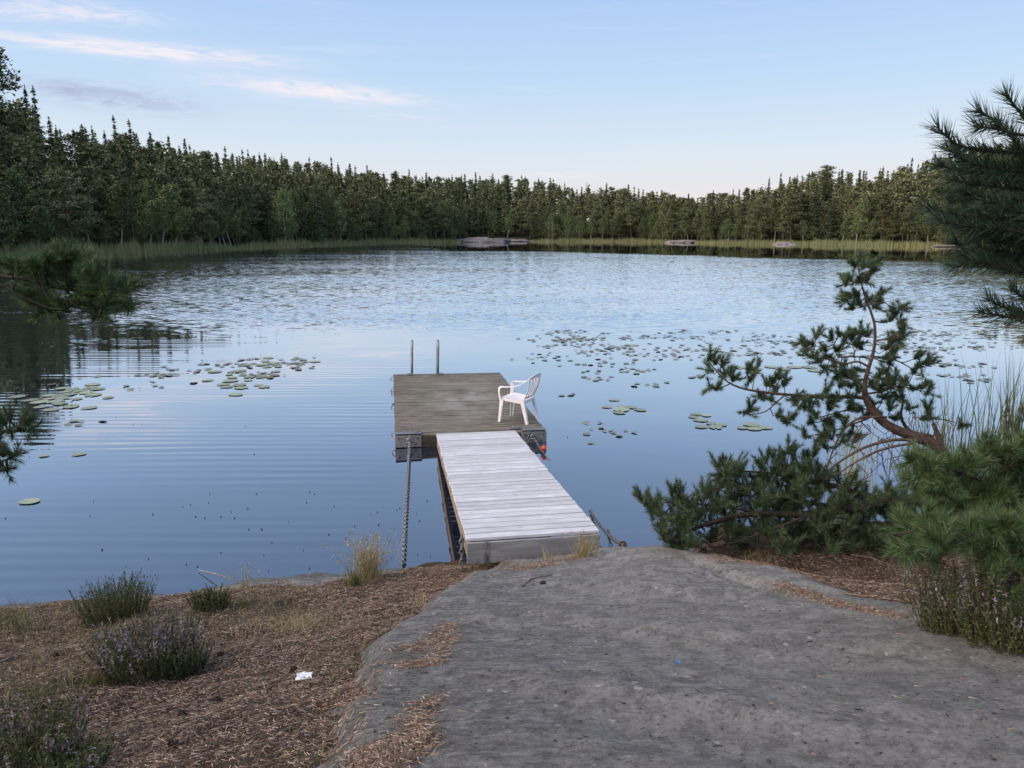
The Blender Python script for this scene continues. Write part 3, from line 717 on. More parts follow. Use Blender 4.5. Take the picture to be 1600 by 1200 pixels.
part_box('end_board', (0, .012, -.13), (GW - .004, .03, .20), M_BOARD, gang, .003)
part_box('side_beam', (-GW / 2 + .035, GL / 2 + .02, -.125), (.045, GL - .05, .185), M_SIDE, gang)
part_box('side_beam', (GW / 2 - .035, GL / 2 + .02, -.125), (.045, GL - .05, .185), M_SIDE, gang)
for yy in (1.3, 2.6, 3.9): part_box('cross_beam', (0, yy, -.13), (GW - .13, .05, .15), M_FRAME, gang)

# ---------------------------------------------------------------- plastic armchair
def chair():
    leg = [PZ(781, 660, .2), PZ(820, 661, .2), PZ(804, 648, .2), PZ(834, 655, .2)]
    c = sum(leg) / 4
    root = empty('plastic_armchair', (c[0], c[1], .215 - .02), (R(0), R(.7), 0), 'white plastic armchair with slatted back at the dock edge', 'chair')
    fx, fy = -.90, .42; ang = math.atan2(-fx, fy)      # local +y is the way the chair faces
    root.rotation_euler = (R(0), R(.7), ang); root.scale = (.97,) * 3
    # seat, dished, with a short apron
    n = 9; s = MB(); us = np.linspace(-1, 1, n); V = []; idx = np.arange(n * n).reshape(n, n)
    for v in us:
        for u in us:
            w = .235 + .012 * v; x = u * w * (1 - .06 * v ** 4); y = .02 + v * .225 * (1 - .05 * u ** 4)
            z = .425 + .022 * v - .018 * (1 - u * u) * (1 - v * v) + (-.02 if v > .95 else 0)
            V.append((x, y, z))
    V = np.array(V); lo = V - (0, 0, .022)
    s.add(V, None, np.stack([idx[:-1, :-1], idx[:-1, 1:], idx[1:, 1:], idx[1:, :-1]], -1).reshape(-1, 4))
    s.add(lo, None, np.stack([idx[:-1, :-1], idx[1:, :-1], idx[1:, 1:], idx[:-1, 1:]], -1).reshape(-1, 4))
    rim = list(idx[0]) + list(idx[1:, -1]) + list(idx[-1, ::-1][1:]) + list(idx[::-1, 0][1:-1]); m = len(rim)
    ap = np.concatenate([V[rim], V[rim] * (1.015, 1.015, 1) - (0, 0, .055)])
    s.add(ap, None, [(k, k + m, (k + 1) % m + m, (k + 1) % m) for k in range(m)])
    s.build('seat', M_PLASTIC, root, True)
    def leg_(x, y, fx_, fy_, ztop):
        b = MB(); top = np.array((x, y, ztop)); bot = np.array((fx_, fy_, 0)); pts = [top + (bot - top) * t for t in (0, .3, .65, 1)]
        sx = 1 if x > 0 else -1; sy = 1 if y > 0 else -1
        b.sweep(pts, (1, 0, 0), [.070, .062, .052, .045], [.014] * 4)                      # L-section: two flanges
        pts2 = [p + np.array((sx * w / 2 - sx * .007, -sy * w / 2.2, 0)) for p, w in zip(pts, (.070, .062, .052, .045))]
        b.sweep(pts2, (0, 1, 0), [.070, .062, .052, .045], [.014] * 4); b.build('leg', M_PLASTIC, root)
    for sx in (-1, 1):
        leg_(sx * .225, .235, sx * .255, .265, .42); leg_(sx * .205, -.20, sx * .225, -.29, .42)
    # back: curved top rail, stiles, slats
    bk = MB(); a = np.linspace(-1, 1, 11)
    bk.sweep([(u * .235, -.315 - .045 * (1 - u * u), .80 + .045 * (1 - u * u)) for u in a], (0, -.25, 1), [.05 + .022 * (1 - u * u) for u in a], .016)
    back = bk.build('backrest', M_PLASTIC, root)
    bk = MB(); bk.sweep([(u * .205, -.205 - .02 * (1 - u * u), .455) for u in a], (0, -.2, 1), .05, .014); bk.build('lower_rail', M_PLASTIC, back)
    for u in (-.98, -.62, -.3, 0, .3, .62, .98):
        b = MB(); p0 = np.array((u * .20, -.205 - .02 * (1 - u * u), .44)); p1 = np.array((u * .232, -.315 - .045 * (1 - u * u), .80 + .03 * (1 - u * u)))
        b.sweep([p0 + (p1 - p0) * t + np.array((0, -.022 * math.sin(math.pi * t), 0)) for t in np.linspace(0, 1, 6)], (1, 0, 0), .042 if abs(u) > .9 else .033, .012)
        b.build('slat', M_PLASTIC, back)
    for sx in (-1, 1):
        b = MB(); P = [(.235, -.315, .80), (.262, -.25, .755), (.278, -.15, .695), (.283, -.03, .655), (.283, .10, .640), (.281, .19, .637)]
        b.sweep([(sx * x, y, z) for x, y, z in P], (1, 0, 0), [.05, .052, .056, .058, .058, .056], .016)
        q = b.build('arm', M_PLASTIC, root)
        b = MB(); P = [(.281, .17, .637), (.281, .215, .628), (.279, .243, .60), (.270, .248, .52), (.250, .24, .43), (.24, .235, .38)]
        b.sweep([(sx * x, y, z) for x, y, z in P], (sx * .55, -.8, 0), [.056, .058, .058, .056, .062, .07], .016); b.build('arm_post', M_PLASTIC, q)
chair()

# ---------------------------------------------------------------- chains
def link_mesh(L=.052, W=.034, r=.0046):
    a = np.linspace(0, 2 * math.pi, 13)[:-1]; P = np.stack([np.sign(np.cos(a)) * np.abs(np.cos(a)) ** .7 * (L / 2 - r), np.sin(a) * (W / 2 - r), 0 * a], 1)
    V = []; seg = 5
    for i in range(12):
        t = P[(i + 1) % 12] - P[i - 1]; t /= np.linalg.norm(t); u = np.cross(t, (0, 0, 1)); an = np.linspace(0, 2 * math.pi, seg, endpoint=False)
        V.append(P[i] + r * (np.cos(an)[:, None] * u + np.sin(an)[:, None] * np.array((0, 0, 1))))
    f = [(i * seg + k, i * seg + (k + 1) % seg, ((i + 1) % 12) * seg + (k + 1) % seg, ((i + 1) % 12) * seg + k) for i in range(12) for k in range(seg)]
    return np.concatenate(V), np.array(f)
LV, LF = link_mesh()
def add_links(mb, pts, scale=1.):
    P = np.asarray(pts, float); d = np.linalg.norm(np.diff(P, axis=0), axis=1); S = np.concatenate([[0], np.cumsum(d)]); step = .037 * scale
    for k in range(int(S[-1] / step)):
        s = (k + .5) * step; c = np.array([np.interp(s, S, P[:, i]) for i in range(3)]); c2 = np.array([np.interp(s + .01, S, P[:, i]) for i in range(3)])
        x = c2 - c; x /= np.linalg.norm(x) + 1e-9; up = np.array((.3, .2, 1.)) if abs(x[2]) < .9 else np.array((1., .3, 0))
        y = np.cross(up, x); y /= np.linalg.norm(y); z = np.cross(x, y)
        if k % 2: y, z = z, -y
        mb.add((LV * scale) @ np.stack([x, y, z]) + c, None, LF)
def sag(a, b, s, n=24):
    t = np.linspace(0, 1, n)[:, None]; p = np.asarray(a) * (1 - t) + np.asarray(b) * t; p[:, 2] -= s * 4 * (t * (1 - t))[:, 0]; return p
def dpt(x, y, z):                            # dock-local to world
    M = Matrix.LocRotScale(dock.location, dock.rotation_euler, None); return np.array(M @ Vector((x, y, z)))
def chain(label, segs, m=M_CHAIN, scale=1., shackle=None):
    o = empty('mooring_chain', tuple(segs[0][0]), (0, 0, 0), label, 'chain'); off = np.asarray(segs[0][0]); mb = MB()
    for s in segs: add_links(mb, np.asarray(s) - off, scale)
    mb.build('links', m, o, True, kind='stuff')
    if shackle is not None:
        b = MB(); a = np.linspace(-.3, math.pi + .3, 10); b.tube(np.stack([.045 * np.cos(a), 0 * a, .05 * np.sin(a)], 1), .012, 6); b.tube([(-.06, 0, -.02), (.06, 0, -.02)], .012, 6)
        q = b.build('shackle', M_STEEL, o, True); q.location = tuple(np.asarray(shackle) - off)
    return o
def heap(c, r, n, seed):
    rg = np.random.default_rng(seed); P = [np.array(c)]
    for k in range(n): P.append(np.array(c) + np.array((rg.uniform(-r, r), rg.uniform(-.05, .07), abs(rg.normal(0, .012)))))
    return np.array(P)
shoreA = PZ(632, 888, .0); shoreA[2] = float(top_z(shoreA[0], shoreA[1])) + .02
eyeL = dpt(.22, -.06, -.09)
chain('long chain stretched from the dock left corner to the shore', [sag(eyeL, shoreA + (0, -.1, .05), .005, 30)], M_CHAIN, 1.6, eyeL)
chain('tangled chain heaped on the dock near left corner', [heap(dpt(.25, .12, .012), .17, 12, 3), sag(dpt(.22, -.04, .01), dpt(.22, -.055, -.07), 0, 4)])
gl = np.array(gang.location) + np.array((-GW / 2 - .05, .12, -.03)); ga = PZ(711, 880, .25); ga[2] = float(top_z(ga[0], ga[1])) + .01
chain('short heavy chain hanging from the gangway near left corner', [sag(gl, (gl[0] - .01, gl[1] + .05, ga[2] + .0), 0, 8)], M_PLATE, 1.5)
eyeR = dpt(DW - .22, -.06, -.09); wat = PZ(862, 726, -.02)
chain('chain running from the dock right corner down into the water', [sag(eyeR, wat, .01, 12), sag(dpt(DW - .30, -.03, -.05), dpt(DW - .31, -.05, -.24), 0, 5)], M_CHAIN, 1.2, eyeR)
chain('tangled chain heaped on the dock by the chair leg', [heap(dpt(DW - .38, .13, .012), .2, 15, 8), sag(dpt(DW - .3, -.03, .01), dpt(DW - .3, -.045, -.06), 0, 4)])
b = MB(); b.tube([(0, 0, -.05), (0, 0, -.03), (0, 0, .03), (0, 0, .05)], [.01, .04, .04, .01], 9)
fl = b.build('chain_float', M_ORANGE, None, True, label='small orange float on the chain by the dock right corner', cat='float'); fl.location = eyeR + (wat - eyeR) * .48 + np.array((.03, -.02, .03)); fl.rotation_euler = (.5, .4, 0)
anch = PZ(973, 853, .5); anch[2] = float(top_z(anch[0], anch[1])) + .03; emer = PZ(922, 797, 0.); e2 = PZ(1005, 848, .35)
e2[2] = float(top_z(e2[0], e2[1])) + .02
an = empty('rock_anchor', anch - (0, 0, .03), (0, 0, 0), 'rusty iron anchor eye in the rock right of the gangway', 'anchor')
b = MB(); b.tube([(0, 0, -.06), (0, 0, .03)], [.03, .026], 8); b.build('bolt', M_RUST, an)
b = MB(); a = np.linspace(0, 2 * math.pi, 13); b.tube(np.stack([.03 * np.cos(a), .01 * np.sin(a), .03 + .026 * np.sin(a)], 1), .011, 6, False); b.build('ring', M_RUST, an, True)
chain('dark chain from the water to the rusty anchor right of gangway', [sag(emer, anch, .06, 16), sag(emer + (anch - emer) * .62, PZ(955, 856, .12), .02, 6)], M_PLATE, 1.35)
chain('thinner chain from the water to the grass behind the rock', [sag(emer + (0.02, 0.02, 0), e2 + (.2, .1, -.1), .08, 18)], M_CHAIN, 1.05)

# ---------------------------------------------------------------- lily pads
def pad_mesh(seed, tilt=0.):
    rg = np.random.default_rng(seed); n = 16; a = np.linspace(.18, 2 * math.pi - .18, n); r = 1 + rg.normal(0, .03, n)
    V = [(0.12, 0, 0)] + [(r[i] * math.cos(a[i]), .82 * r[i] * math.sin(a[i]), .03 * rg.uniform(0, 1)) for i in range(n)]
    V = np.array(V); V2 = V - (0, 0, .03); k = n + 1
    f3 = [(0, i, i + 1) for i in range(1, n)] + [(k, k + i + 1, k + i) for i in range(1, n)]
    f4 = [(i, k + i, k + i + 1, i + 1) for i in range(1, n)]
    m = MB(); m.add(V, f3, f4); return m.data('lily_pad')
PADS = [pad_mesh(k) for k in range(4)]
for p in PADS: p.materials.append(M_PAD)
PADD = [pad_mesh(k + 9) for k in range(4)]
for p in PADD: p.materials.append(M_PADDARK)
npads = 0
def pads(px0, py0, sx, sy, n, r, label, group, dark=False, tilt=0., seed=0):
    global npads; rg = np.random.default_rng(seed + int(px0)); placed = []
    k = 0; tries = 0
    while k < n and tries < n * 30:
        tries += 1
        p = PZ(px0 + rg.normal(0, sx), py0 + rg.normal(0, sy), 0.); rr = r * rg.uniform(.65, 1.2)
        if any((p[0] - q[0]) ** 2 + (p[1] - q[1]) ** 2 < ((rr + q[2]) * .8) ** 2 for q in placed): continue
        placed.append((p[0], p[1], rr)); k += 1; npads += 1
        o = link('lily_pad', (PADD if dark else PADS)[rg.integers(4)], None, None, (p[0], p[1], .012 + .02 * abs(tilt) * rg.uniform()), label, 'lily pad', group)
        o.scale = (rr, rr, .12); o.rotation_euler = (rg.normal(0, tilt), rg.normal(0, tilt), rg.uniform(0, 6.28))
pads(85, 627, 22, 5, 14, .17, 'flat green lily pad in the big raft near the left edge', 'lily raft near the left edge', seed=1)
pads(130, 613, 22, 5, 12, .17, 'flat green lily pad in the big raft near the left edge', 'lily raft near the left edge', seed=2)
pads(375, 595, 26, 9, 20, .16, 'green lily pad in the raft left of the dock', 'lily raft left of the dock', seed=3)
pads(440, 570, 30, 5, 12, .16, 'green lily pad behind the raft left of the dock', 'lily pads behind the left raft', seed=4)
pads(38, 784, 6, 1, 1, .11, 'single yellow-green lily pad floating alone near the left edge', None)
pads(72, 713, 3, 1, 1, .10, 'single small lily pad below the left raft, the left of two', None)
pads(124, 711, 3, 1, 1, .09, 'single small lily pad below the left raft, the right of two', None)
pads(965, 637, 12, 4, 7, .16, 'green lily pad in the small cluster right of the chair', 'lily cluster right of the chair', seed=5)
pads(1085, 652, 10, 3, 4, .15, 'green lily pad in the middle cluster right of the dock', 'middle lily cluster', seed=6)
pads(1110, 666, 8, 2, 4, .14, 'green lily pad in the lower cluster right of the dock', 'lower lily cluster', seed=7)
pads(1177, 667, 8, 2, 4, .14, 'green lily pad in the cluster under the pine bough', 'lily cluster under the bough', seed=8)
pads(1225, 577, 30, 3, 8, .2, 'broad green lily pad behind the long pine branch', 'lily pads behind the long branch', seed=9)
for i, (px, py, sx, sy, n) in enumerate(((855, 558, 22, 4, 16), (890, 531, 16, 4, 14), (930, 533, 14, 4, 12), (950, 570, 30, 5, 20), (965, 543, 24, 3, 12), (925, 588, 18, 3, 9),
        (1000, 580, 22, 2.5, 9), (1040, 555, 36, 5, 26), (1100, 545, 40, 6, 26), (1090, 590, 14, 2, 5), (1190, 540, 40, 7, 20), (1250, 555, 40, 5, 14), (1010, 602, 16, 1.5, 6), (890, 618, 6, 1.5, 3))):
    pads(px, py, sx, sy, n, .085, 'small dark lily pad in the scattered field right of dock', 'scattered lily field right of dock', True, .08, 20 + i)
pads(930, 676, 28, 6, 12, .075, 'tiny dark lily pad floating below the small right cluster', 'tiny pads right of the dock', True, .12, 60)
pads(200, 600, 60, 8, 9, .09, 'tiny dark lily pad between the two left rafts', 'tiny pads between the left rafts', True, .12, 61)
pads(120, 660, 22, 4, 6, .085, 'tiny dark lily pad just below the big left raft', 'tiny pads below the left raft', True, .12, 62)
def padfield():
    rg = np.random.default_rng(77); m = MB(); D = PADD[0]; V0 = np.array([v.co[:] for v in D.vertices]); F3 = [tuple(p.vertices) for p in D.polygons if len(p.vertices) == 3]; F4 = [tuple(p.vertices) for p in D.polygons if len(p.vertices) == 4]
    cl = [(rg.uniform(830, 1560), 518 + 38 * rg.uniform() ** 1.3) for _ in range(80)] + [(rg.uniform(200, 470), rg.uniform(560, 590)) for _ in range(16)] + [(rg.uniform(1300, 1600), rg.uniform(530, 600)) for _ in range(18)]
    for (cx, cy) in cl:
        for k in range(rg.integers(4, 11)):
            p = PZ(cx + rg.normal(0, 15), cy + rg.normal(0, 1.8), 0.); r = .08 * rg.uniform(.6, 1.3); e = Matrix.Rotation(rg.uniform(0, 6.28), 3, 'Z') @ Matrix.Rotation(rg.normal(0, .08), 3, 'X')
            V = (V0 * (r, r, .12)) @ np.array(e).T; V[:, 2] += .014; m.add(V + (p[0], p[1], 0), F3, F4)
    m.build('lily_pads', M_PADDARK, label='scattered far field of small lily pads on the bright water', cat='lily pads', kind='stuff')
    m = MB()
    for k in range(64):                     # floating specks close to the shore
        px, py = (rg.uniform(230, 720), rg.uniform(770, 900)) if k < 46 else (rg.uniform(0, 900), rg.uniform(640, 900))
        p = PZ(px, py, .006)
        if float(top_z(p[0], p[1])) > -.02: continue
        a = rg.uniform(0, 6.28); r = rg.uniform(.004, .009); m.box((0, 0, 0), (r * 2, r, .01), 0, Matrix.Translation(p) @ Matrix.Rotation(a, 4, 'Z'))
    m.build('floating_specks', M_CONE, label='dark specks of debris drifting on the water by the shore', cat='debris', kind='stuff')
padfield()

# ---------------------------------------------------------------- near pines
def shoot(out, base, d, L, n, ln, w, rg, a0=62, a1=28):
    d = d / (np.linalg.norm(d) + 1e-9); e1 = np.cross(d, (0.3, .1, 1.)); e1 /= np.linalg.norm(e1) + 1e-9; e2 = np.cross(d, e1)
    t = rg.uniform(.05, 1., n) ** .8; ph = rg.uniform(0, 2 * math.pi, n); al = np.radians(a0 + (a1 - a0) * t + rg.normal(0, 7, n))
    P = base + d * (L * t)[:, None]
    nd = np.cos(al)[:, None] * d + np.sin(al)[:, None] * (np.cos(ph)[:, None] * e1 + np.sin(ph)[:, None] * e2); nd[:, 2] += .12
    nd /= np.linalg.norm(nd, axis=1)[:, None]
    sd = np.cross(nd, rg.normal(size=(n, 3))); sd /= np.linalg.norm(sd, axis=1)[:, None] + 1e-9
    l = (ln * rg.uniform(.75, 1.15, n))[:, None]
    out.append(np.stack([P - sd * w / 2, P + sd * w / 2, P + nd * l], 1))

class Pine:
    """branches traced as polylines with world depth; tufts hang on the nearest branch"""
    def __init__(s, seed): s.rg = np.random.default_rng(seed); s.wood = MB(); s.need = []; s.sk = []
    def branch(s, pts, r0, r1, Y=None, seg=6):
        P = np.array([PY(p[0], p[1], p[2] if len(p) > 2 else Y) for p in pts]); s.poly(P, r0, r1, seg)
    def poly(s, P, r0, r1, seg=6, rad=None):
        P = np.asarray(P, float); n = len(P); k = max(2, n * 3); u = np.linspace(0, n - 1, k)
        Q = np.stack([np.interp(u, np.arange(n), P[:, i]) for i in range(3)], 1)
        if n > 2:
            for _ in range(2): Q[1:-1] = (Q[:-2] + 2 * Q[1:-1] + Q[2:]) / 4
        s.wood.tube(Q, np.linspace(r0, r1, k) if rad is None else np.interp(u, np.arange(n), rad), seg); s.sk.append(Q)
    def tuft(s, p, size=.13, n=90, ln=.05, w=.003, k=3, up=.5):
        rg = s.rg; p = np.asarray(p, float); S = np.concatenate(s.sk); q = S[np.argmin(((S - p) ** 2).sum(1))]
        d = p - q; D = np.linalg.norm(d)
        if D > .03: s.wood.tube([q, (q + p) / 2 + rg.normal(0, .012, 3) - (0, 0, .02), p], [.005, .004, .003], 4, False)
        d = d / (D + 1e-6)
        for i in range(k):
            v = d * .7 + np.array((0, 0, up)) + rg.normal(0, .55, 3); shoot(s.need, p - v / np.linalg.norm(v) * size * .25, v, size * rg.uniform(.7, 1.2), n, ln, w, rg)
    def finish(s, base, label, needles, name='pine_tree', bark=None):
        o = empty(name, tuple(base), (0, 0, 0), label, 'tree'); off = np.asarray(base)
        for V in s.wood.V: V -= off
        s.wood.build('trunk', bark or M_BARK, o, True)
        m = MB(); m.tris(np.concatenate(s.need) - off); m.build('crown', needles, o); return o

def proj_x(p):
    q = p - np.array((0, 0, H)); return 800 + F * q[0] / (q[1] * math.cos(TH) - q[2] * math.sin(TH) + 1e-6)
def clothe(P, stem, n, reach, side, size, nn, ln, w):
    """boughs and tufts round the part of a stem that stands outside the picture"""
    stem = np.asarray(stem, float); k = 0; tries = 0
    for Q in list(P.sk[1:]):
        for i in range(1, len(Q)):
            for f in P.rg.uniform(0, 1, max(1, int(np.linalg.norm(Q[i] - Q[i - 1]) / .06))):
                p = Q[i - 1] + (Q[i] - Q[i - 1]) * f + P.rg.normal(0, .05, 3)
                if p[1] > .6 and (proj_x(p) < -45 if side < 0 else proj_x(p) > 1650): P.tuft(p, size, nn, ln, w, 2, .5)
    while k < n and tries < n * 12:
        tries += 1; t = P.rg.uniform(0, len(stem) - 1); o = np.array([np.interp(t, np.arange(len(stem)), stem[:, i]) for i in range(3)]); a = P.rg.uniform(0, 6.28)
        d = np.array((math.cos(a), math.sin(a), P.rg.uniform(.0, .45))); L = reach * P.rg.uniform(.5, 1.); tip = o + d * L
        out = [tip[1] < .6 or (proj_x(q) < -70 if side < 0 else proj_x(q) > 1690) for q in (o + d * L * .5, tip + d * .1)]
        if not all(out) or np.hypot(tip[0], tip[1]) < 1.5: continue
        k += 1; P.poly([o, o + d * L * .5 - (0, 0, .02), tip], .009, .003, 5)
        for q in np.linspace(.35, 1., 6): P.tuft(o + d * L * q + P.rg.normal(0, .07, 3), size, nn, ln, w, 3, .5)

def leaning_pine():
    P = Pine(21); Y = 6.45; base = np.array((4.35, 6.6, 0.)); base[2] = float(top_z(base[0], base[1])) - .05
    P.poly([base, PY(1500, 770, 6.55), PY(1478, 712, 6.5), PY(1455, 690, Y), PY(1420, 680, Y), PY(1385, 665, Y), PY(1365, 645, Y), PY(1352, 622, Y), PY(1350, 600, Y), PY(1357, 575, Y), PY(1367, 545, Y),
            PY(1368, 510, Y), PY(1362, 490, Y), PY(1350, 460, Y), PY(1343, 430, Y), PY(1338, 402, Y)], .075, .005, 8, [.08, .07, .06, .052, .046, .040, .035, .030, .021, .017, .014, .012, .010, .008, .006, .004])
    br = P.branch
    br([(1352, 622), (1335, 620), (1290, 620), (1245, 618), (1200, 614), (1160, 608), (1135, 597), (1115, 575), (1105, 562)], .020, .004, Y)
    br([(1225, 618), (1210, 632), (1195, 645), (1170, 648), (1160, 642)], .007, .003, Y - .05)
    br([(1260, 620), (1245, 640), (1232, 655)], .007, .003, Y - .1)
    br([(1140, 600), (1122, 608), (1108, 606)], .006, .003, Y)
    br([(1355, 572), (1340, 563), (1320, 570), (1300, 562), (1280, 555), (1262, 545), (1250, 535)], .011, .003, Y - .1)
    br([(1360, 560), (1330, 556), (1310, 560), (1300, 540), (1312, 525)], .008, .003, Y + .15)
    br([(1366, 502), (1385, 505), (1400, 495), (1407, 482)], .008, .003, Y)
    br([(1368, 532), (1385, 530), (1402, 520), (1412, 524)], .008, .003, Y - .1)
    br([(1362, 557), (1390, 558), (1415, 570), (1430, 580), (1442, 572)], .008, .003, Y + .1)
    br([(1356, 615), (1380, 612), (1400, 602), (1420, 606), (1445, 612)], .010, .003, Y)
    br([(1455, 682), (1420, 676), (1405, 650), (1413, 625), (1405, 610)], .022, .006, Y + .2)
    br([(1472, 705), (1466, 680), (1458, 662)], .028, .016, Y)
    br([(1440, 690), (1400, 685), (1350, 698), (1310, 722), (1290, 740)], .017, .006, Y - .1)
    br([(1430, 692), (1380, 700), (1335, 722), (1300, 748)], .013, .005, Y - .2)
    br([(1385, 652), (1340, 650), (1310, 680), (1292, 730)], .012, .005, Y - .1)
    br([(1370, 640), (1330, 638), (1290, 650), (1265, 655)], .008, .003, Y + .1)
    br([(1365, 650), (1320, 668), (1285, 678), (1250, 683)], .008, .003, Y)
    br([(1440, 655), (1480, 655), (1510, 668)], .006, .003, Y + .1)
    for k in range(46):                                     # bare twiggy tangle under the stem
        x, y = P.rg.uniform(1290, 1440), P.rg.uniform(640, 760); br([(x, y), (x + P.rg.normal(0, 18), y + P.rg.uniform(5, 25)), (x + P.rg.normal(-5, 30), y + P.rg.uniform(20, 60))], .0045, .002, Y + P.rg.uniform(-.25, .2), 4)
    T = [(1108, 562), (1118, 568), (1112, 580), (1128, 572), (1140, 585), (1145, 594), (1132, 588), (1168, 582), (1180, 582), (1172, 595), (1198, 602), (1207, 598), (1218, 592), (1225, 602), (1213, 610), (1110, 606), (1120, 608),
         (1190, 622), (1205, 625), (1245, 628), (1255, 634), (1262, 625), (1238, 622), (1275, 620), (1165, 645), (1172, 640), (1230, 660), (1235, 655), (1214, 650), (1290, 612),
         (1252, 536), (1260, 545), (1272, 540), (1268, 558), (1280, 565), (1290, 548), (1296, 560), (1305, 572), (1318, 578), (1330, 582), (1340, 578), (1322, 588), (1275, 528), (1300, 530), (1312, 524), (1318, 535), (1330, 530), (1340, 540), (1346, 545), (1308, 548), (1290, 575), (1310, 585), (1335, 592),
         (1340, 404), (1336, 415), (1348, 418), (1358, 416), (1365, 420), (1330, 438), (1322, 445), (1340, 440), (1352, 440), (1328, 460), (1322, 470), (1340, 462), (1355, 470), (1372, 462), (1378, 470), (1366, 480), (1345, 478), (1332, 482), (1356, 430),
         (1400, 490), (1408, 482), (1392, 500), (1405, 505), (1410, 520), (1400, 530), (1390, 535), (1395, 548), (1385, 545), (1408, 530), (1350, 520), (1355, 525), (1382, 560), (1388, 566), (1430, 560), (1438, 572), (1428, 582), (1448, 570),
         (1370, 608), (1385, 600), (1398, 594), (1405, 606), (1415, 600), (1430, 608), (1448, 614), (1395, 616), (1380, 622), (1365, 632), (1410, 618), (1440, 606), (1376, 612), (1392, 606),
         (1275, 650), (1290, 655), (1270, 660), (1310, 650), (1320, 665), (1258, 682), (1285, 680), (1300, 686), (1335, 690), (1296, 640), (1325, 640), (1450, 645), (1440, 655), (1500, 665), (1350, 655), (1300, 668), (1265, 640), (1315, 690), (1340, 612), (1330, 628), (1310, 625), (1345, 640), (1390, 640), (1400, 655), (1375, 655), (1330, 676), (1290, 700), (1275, 690), (1420, 640), (1385, 578), (1372, 590), (1330, 605), (1360, 600), (1312, 604), (1295, 630)]
    for (x, y) in T: P.tuft(PY(x, y, Y + P.rg.uniform(-.14, .14)), P.rg.uniform(.10, .15), 105, .054, .0042, 5, .45)
    P.finish(base, 'small crooked pine leaning over the water on the right', M_NEEDLE)
leaning_pine()

def inside(poly, x, y):
    r = False; j = len(poly) - 1
    for i in range(len(poly)):
        if (poly[i][1] > y) != (poly[j][1] > y) and x < (poly[j][0] - poly[i][0]) * (y - poly[i][1]) / (poly[j][1] - poly[i][1]) + poly[i][0]: r = not r
        j = i
    return r
def fill(P, poly, n, Yf, size, nn, ln, w, k, up):
    xs = [p[0] for p in poly]; ys = [p[1] for p in poly]; c = 0
    while c < n:
        x, y = P.rg.uniform(min(xs), max(xs)), P.rg.uniform(min(ys), max(ys))
        if not inside(poly, x, y): continue
        c += 1; Y = Yf(x, y) + P.rg.normal(0, .16); p = PY(x, y, Y); p[2] = max(p[2], float(top_z(p[0], p[1])) + .03); P.tuft(p, size * P.rg.uniform(.75, 1.2), nn, ln, w, k, up)

def low_pine():
    P = Pine(33); base = np.array((4.2, 6.3, 0.)); base[2] = float(top_z(base[0], base[1])) - .05; br = P.branch; Y = 6.2
    P.poly([base, PY(1440, 775, 6.2), PY(1385, 785, 6.2), PY(1330, 795, 6.15), PY(1250, 806, 6.1), PY(1180, 800, 6.1), PY(1110, 815, 6.05), PY(1040, 845, 6.0)], .06, .012, 7)
    br([(1400, 785), (1340, 770), (1280, 752), (1220, 740), (1140, 735)], .03, .006, 6.35)
    br([(1330, 795), (1260, 785), (1190, 770), (1130, 745), (1125, 728)], .02, .005, 6.2)
    br([(1200, 802), (1120, 790), (1060, 785), (1010, 785)], .014, .004, 6.1)
    br([(1260, 806), (1200, 830), (1140, 850)], .012, .004, 5.95)
    br([(1360, 790), (1330, 830), (1300, 850)], .012, .004, 6.0)
    br([(1330, 770), (1290, 735), (1270, 715)], .012, .004, 6.4)
    for k in range(30):
        x, y = P.rg.uniform(1080, 1400), P.rg.uniform(780, 860); br([(x, y), (x - P.rg.uniform(10, 40), y + P.rg.normal(0, 14)), (x - P.rg.uniform(40, 80), y + P.rg.normal(0, 18))], .006, .003, 5.95 + P.rg.uniform(0, .35), 4)
    body = [(1000, 790), (1030, 785), (1060, 780), (1090, 790), (1105, 762), (1130, 760), (1125, 732), (1150, 728), (1165, 745), (1195, 725), (1235, 722), (1255, 735), (1290, 728), (1330, 755), (1400, 775), (1440, 800), (1410, 860), (1300, 862), (1200, 862), (1110, 858), (1060, 866), (1035, 840), (1020, 815)]
    fill(P, body, 330, lambda x, y: 6.45 - (y - 720) * .0030, .17, 85, .06, .0042, 4, 1.1)
    for (x, y) in [(1003, 782), (1018, 790), (1050, 772), (1062, 778), (1078, 790), (1100, 768), (1106, 776), (1122, 730), (1135, 728), (1128, 742), (1150, 745), (1196, 722), (1210, 722), (1222, 718), (1240, 715), (1262, 718), (1272, 712), (1233, 706), (1050, 855), (1065, 862), (1080, 850), (1040, 845)]:
        P.tuft(PY(x, y, 6.1 if y > 760 else 6.3), .16, 95, .058, .0044, 5, .9)
    P.finish(base, 'low sprawling pine boughs spreading over the rock edge', M_NEEDLE, bark=M_BARKD)
low_pine()

